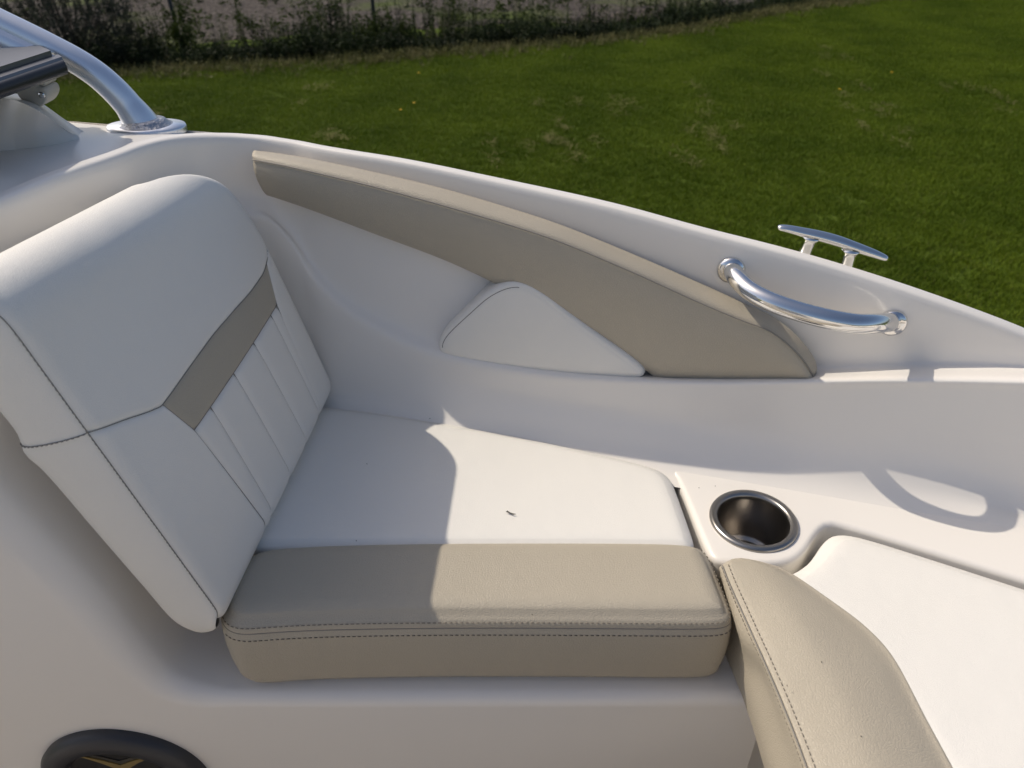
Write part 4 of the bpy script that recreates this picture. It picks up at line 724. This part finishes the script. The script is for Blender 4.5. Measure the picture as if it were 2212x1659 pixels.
pad = obj('pad', grid(np.concatenate([caps, GPs], 1)), M['tan'], sp_)
obj('seam', tube(s_ + nrm*.0006, .0010, 6), M['seam'], pad)
# ---- small white triangular pad below it
wp_ = thing('corner_pad', 'white triangular pad tucked under the tan side bolster', 'cushion', P['wpad'].mean(0))
pw = chaikin(P['wpad'], 2); c0 = pw.mean(0); e1 = np.array([.971, -.238, 0.]); e2 = np.array([0, 0, 1.])
flat = np.c_[(pw-c0) @ e1, (pw-c0) @ e2]; flat = resample(flat, 220)
if area2(flat) < 0: flat = flat[::-1]
sx0, sx1 = flat[:, 0].min(), flat[:, 0].max()
g2 = pillow2(flat, [(sx0*.45, flat[:, 1].mean()*1.0), (sx1*.25, -.012)], [('in', -.001, -.030), ('in', 0, -.004), ('in', .001, .001), ('in', .0035, .0038), ('in', .0065, .0050), ('in', .0075, .0049), ('in', .0085, .0054), ('in', .013, .0060), ('t', .3, .0068), ('t', .65, .0072), ('t', 1, .0074)])
v3 = np.array([[c0 + q[0]*e1 + q[1]*e2 + q[2]*nrm for q in r] for r in g2])
wpo = obj('pad', grid(v3, closev=True), M['vinyl'], wp_)
sq = v3[5]; j_ = np.argmin(sq[:, 0]); jt = np.argmax(sq[:, 2]); o_ = np.roll(sq, -min(j_, jt), 0)[:abs(jt-j_)+1] if abs(jt-j_) < 110 else np.roll(sq, -max(j_, jt), 0)[:220-abs(jt-j_)+1]
obj('seam', tube(o_, .0006, 6), M['seam'], wpo)

# ---- backrest
bk = thing('backrest', 'white upholstered backrest with tan stripe and pleated lower panel', 'backrest', (-.33, .72, -.70))
o0, U, W_, N0 = P['bk_frame']
RT = .055; RB = .032; KS = float(P['bk_L'][-1, 0])/.3852; AO = .390*KS
def bc_(a): return .336 - .105*np.clip(a, 0, .45)
def a_out(b):
    b = np.asarray(b, float); c = .22; r = .17
    t = np.clip((b-c)/r, 0, 1); return AO - .115*(1-np.sqrt(1-t**2*.96))/(1-math.sqrt(.04))
_s = np.linspace(0, .25, 800); _k = np.clip(_s/.045, 0, 1); _th = np.concatenate([[0], np.cumsum(.5*((_k*_k*(3-2*_k))[1:] + (_k*_k*(3-2*_k))[:-1])*np.diff(_s))])/.046; _th = np.minimum(_th, 2.5)
_bs = np.concatenate([[0], np.cumsum(.5*(np.cos(_th)[1:] + np.cos(_th)[:-1])*np.diff(_s))]); _hs = -np.concatenate([[0], np.cumsum(.5*(np.sin(_th)[1:] + np.sin(_th)[:-1])*np.diff(_s))])
def surf(a, bp, dh=0.):
    """a across, bp arc length up the face; rolls back at the top and under at the bottom"""
    a = np.asarray(a, float); bp = np.asarray(bp, float); bc = bc_(a)
    q_ = np.clip(bp - bc, 0, .2); th = np.interp(q_, _s, _th); b = np.where(bp > bc, bc + np.interp(q_, _s, _bs), bp); h = np.where(bp > bc, np.interp(q_, _s, _hs), 0)
    nb = np.where(bp > bc, np.cos(th), 1); nu_ = np.where(bp > bc, np.sin(th), 0)
    tb = np.clip(-bp/RB, 0, 1.5); b = np.where(bp < 0, -RB*np.sin(tb), b); h = np.where(bp < 0, -RB*(1-np.cos(tb)), h); nb = np.where(bp < 0, np.cos(tb), nb); nu_ = np.where(bp < 0, -np.sin(tb), nu_)
    ao = a_out(bp); rr = .030; x = np.clip((a - (ao-rr))/rr, 0, 1); dh = dh - rr*.9*(1-np.sqrt(1-x**2*.999))
    x0 = np.clip((.014 - a)/.014, 0, 1); dh = dh - .004*x0**2
    # gentle fullness of the face
    dh = dh + .006*np.sin(np.clip(a/AO, 0, 1)*np.pi)*np.sin(np.clip((bp+.03)/.40, 0, 1)*np.pi)
    return o0 + a[..., None]*W_ + b[..., None]*U + h[..., None]*N0 + dh[..., None]*(nb[..., None]*N0 + nu_[..., None]*U)
def cl(n):                                   # parameter spacing gathered at both ends
    t = np.linspace(0, 1, n); return .5 - .5*np.cos(np.pi*t)
def patch(name, fa, fb, ni, nj, m_, groove=.0022, wid=.0035, lift=0., edges=(1, 1, 1, 1), parent=None):
    """fa(s,t), fb(s,t) map the unit square to (a, bp); edges sink at s0, s1, t0, t1"""
    s, t = np.meshgrid(cl(ni), cl(nj), indexing='ij'); a = fa(s, t); b = fb(s, t)
    P3 = surf(a, b); du = np.zeros_like(s)
    ds = np.linalg.norm(np.diff(P3, axis=0), axis=-1); dt = np.linalg.norm(np.diff(P3, axis=1), axis=-1)
    s0 = np.vstack([np.zeros((1, nj)), np.cumsum(ds, 0)]); s1 = s0[-1:] - s0; t0 = np.hstack([np.zeros((ni, 1)), np.cumsum(dt, 1)]); t1 = t0[:, -1:] - t0
    for on, d in zip(edges, (s0, s1, t0, t1)):
        if on: du -= groove*on*np.exp(-(d/wid)**1.3)
    G_ = surf(a, b, du + lift); return obj(name, grid(G_), m_, parent or bk), G_
L_ = P['bk_L']; L_ = np.vstack([[0, .2455], L_[1:]]); LS = L_[:, 0]/L_[-1, 0]
Lb = lambda s: np.interp(s, LS, L_[:, 1]); 
def Lsm(s): return pchip(LS, L_[:, 1], np.asarray(s).ravel()).reshape(np.shape(s))
BEND = .335 + .150
Lq = lambda s: Lsm(np.minimum(1, np.asarray(s)*AO/(.3852*KS)))
hp_, HG = patch('head_panel', lambda s, t: s*a_out(Lq(s) + t*(BEND - Lq(s)))*.999, lambda s, t: Lq(s) + t*(BEND - Lq(s)), 110, 70, M['vinyl'], edges=(1, 0, 1, 0))
S1, S2, S3, S4 = P['bk_S']; S4 = np.array([.3555*KS, Lsm(np.array([.3555/.3852]))[0]]); S1[1] = Lsm(np.array([S1[0]/.3852]))[0]
def stripe_top(s): return Lsm((S1[0] + (S4[0]-S1[0])*s)/(.3852*KS))
patch('tan_stripe', lambda s, t: (S2[0] + (S3[0]-S2[0])*s)*(1-t) + (S1[0] + (S4[0]-S1[0])*s)*t, lambda s, t: (S2[1] + (S3[1]-S2[1])*s)*(1-t) + stripe_top(s)*t, 60, 14, M['tan'], groove=.0016)
stripe_bot = lambda a: np.interp(a, [S2[0], S3[0]], [S2[1], S3[1]])
BB = -RB*1.5
def ltop(a):
    a = np.asarray(a); r = np.where(a <= S1[0], Lsm(np.clip(a/(.3852*KS), 0, 1)), np.interp(a, [S1[0], S2[0]], [S1[1], S2[1]])); return r
a1b = .1215*KS
def BBf(a): return BB + .030*(1-np.sqrt(1-np.clip((.045-a)/.045, 0, 1)**2*.98))
patch('border_panel', lambda s, t: s*((S2[0])*1.0 + (a1b - S2[0])*(1-t)), lambda s, t: BBf(s*a1b) + (ltop(s*S2[0]) - BBf(s*a1b))*t, 60, 60, M['vinyl'])
tops = [S2[0]] + list(P['bk_pl'][1:5, 0]) + [S3[0]]; bots = [a1b] + [q*KS for q in (.1385, .2005, .2620, .3150, .3215)]
for i in range(5):
    patch('pleat', lambda s, t: (bots[i] + (bots[i+1]-bots[i])*s)*(1-t) + (tops[i] + (tops[i+1]-tops[i])*s)*t, lambda s, t: BB + (stripe_bot(tops[i] + (tops[i+1]-tops[i])*s) - BB)*t, 16, 60, M['vinyl'], groove=.0030, wid=.004, lift=.0004)
# far border from the far seam to the outer edge
fs = np.array([(BB, .3215*KS), (.02, .3200*KS), (.10, .3262*KS), (S3[1], S3[0]), (S4[1], S4[0]), (L_[-1, 1], .3852*KS)])
patch('far_border', lambda s, t: np.interp(BB + (L_[-1, 1]-BB)*t, fs[:, 0], fs[:, 1])*(1-s) + .3895*KS*s, lambda s, t: BB + (L_[-1, 1]-BB)*t, 14, 60, M['vinyl'], edges=(1, 0, 0, .5))
# unseen sheet added behind the panels to block sun leaking through
sg, tg = np.meshgrid(np.linspace(.006, .985, 40), np.linspace(0, 1, 60), indexing='ij'); bgc = BB*.9 + (BEND - BB*.9)*tg
obj('leak_block_sheet', grid(surf(sg*a_out(bgc), bgc, np.full(sg.shape, -.0065))), M['vinyl'], bk)
# closed back and far side
av = np.linspace(.06, 1, 30); BEv = np.full(30, BEND)
tb_e = surf(av*a_out(BEv)*.999, BEv); bt_e = o0 + (av*AO)[:, None]*W_ + (BB*.2)*U - .075*N0; bf_e = surf(av*AO*.995, np.full(30, BB))
obj('back_panel', loft([tb_e, tb_e*.6 + bt_e*.4 - .0*N0, bt_e, bt_e*.5 + bf_e*.5 - .006*U, bf_e], 30, 4), M['vinyl'], bk)
bl_ = np.linspace(BB, BEND, 50); se = surf(a_out(bl_)*.999, bl_); sb_ = se - np.clip(.085 - .06*np.clip((bl_-.3)/.15, 0, 1), 0, 1)[:, None]*N0
obj('gusset', loft([se, se*.5 + sb_*.5 + .006*W_, sb_], 50, 4), M['vinyl'], bk)
# near gusset in two panels, bulging a little towards the aisle
gb = P['gus_back']; bsm = np.linspace(BB + .0255, BEND - .02, 90)
front = surf(np.zeros(90), bsm, np.full(90, -.0022))
ib = np.searchsorted(bsm, .2455)
def gusset(name, fr_, bk_):
    f_ = resample(fr_, 60, False); b2_ = catmull(bk_, 60) if len(bk_) > 2 else resample(bk_, 60, False); rows_ = []
    for t, by in ((0, 0), (.04, .0022), (.12, .0042), (.3, .0065), (.55, .0075), (.78, .006), (.92, .002), (1, -.004)): rows_.append(f_*(1-t) + b2_*t + np.array([0, -by, 0])*1.0)
    rows_.append(b2_ + (-.004, .012, .0)); rows_.append(b2_ + (-.012, .06, -.004)); rows_.append(b2_ + (-.03, .36, -.004))
    G_ = np.array(rows_); e = np.minimum(np.linspace(0, 1, 60), 1)*0
    obj(name, grid(G_), M['vinyl'], bk); return G_
# the back edge runs top to bottom; split where the cross seam meets it
ku = 4
gu = gusset('gusset', front[ib:][::-1], gb[:ku+1]); gl_ = gusset('gusset', front[:ib+1][::-1], np.vstack([gb[ku:]]))
def seamline(p, r=.0005, name='seam'): obj(name, tube(p, r, 6), M['seam'], bk)
seamline(front + (0.0, -.0006, 0))
cs = gl_[:8, 0] + (0, -.0004, 0); seamline(catmull(cs, 30))
sl1 = surf(np.linspace(0, .3852*KS, 120), Lsm(np.linspace(0, 1, 120)), np.full(120, -.0016)); seamline(sl1, .0005)
sl2 = surf(np.linspace(S2[0], S3[0], 60), stripe_bot(np.linspace(S2[0], S3[0], 60)), np.full(60, -.0016)); seamline(sl2, .0005)
sl3 = surf(np.linspace(S1[0], S2[0], 16), np.linspace(S1[1], S2[1], 16), np.full(16, -.0016)); seamline(sl3, .0005)
lb = np.linspace(BB, S2[1], 60); seamline(surf(np.linspace(a1b, S2[0], 60), lb, np.full(60, -.0022)), .0007)
for i in range(1, 5):
    tb_ = stripe_bot(tops[i]); q = np.linspace(BB, tb_, 60); seamline(surf(np.linspace(bots[i], tops[i], 60), q, np.full(60, -.0031)), .0007)
q = np.linspace(BB, S4[1], 60); seamline(surf(np.interp(q, fs[:, 0], fs[:, 1]), q, np.full(60, -.0022)), .0005)
thr = stitch_geo(front[3:-20] + (0, -.0012, 0), (.5, -.8, 0), .0022, .0052, .0004)
thr2 = stitch_geo(catmull(cs, 40) + (0, -.0010, 0), (0, -1, 0), .0022, .0052, .0004)
st = obj('stitching', merge(thr, thr2), M['pale_thread'], bk); st['kind'] = 'stuff'

# ---- specks of dirt lying on the seats
cr = []
for x, y, z in P['specks']:
    a = random.uniform(0, 6.28); L2 = random.uniform(.0006, .0013); cr.append(tube(np.array([(x, y, z+.0006), (x + L2*math.cos(a), y + L2*math.sin(a), z+.0010), (x + 1.6*L2*math.cos(a+.6), y + 1.6*L2*math.sin(a+.6), z+.0006)]), .00035, 5))
o = obj('dirt_specks', merge(*cr), M['dark']); tag(o, kind='stuff')
lf = P['leaf'][0]; lp = np.array([(-.006, .003, .0012), (-.004, .0045, .002), (-.001, .002, .0015), (.003, -.0005, .0018), (.007, -.001, .0012), (.003, -.002, .001), (-.002, .0008, .0012), (-.0048, .0022, .0016)]) + lf
o = obj('leaf_scrap', extrude(lp, (0, 0, .0004)), M['dark'], smooth=False); tag(o, 'tiny curled dry leaf scrap lying on the sunlit white seat top', 'leaf scrap')
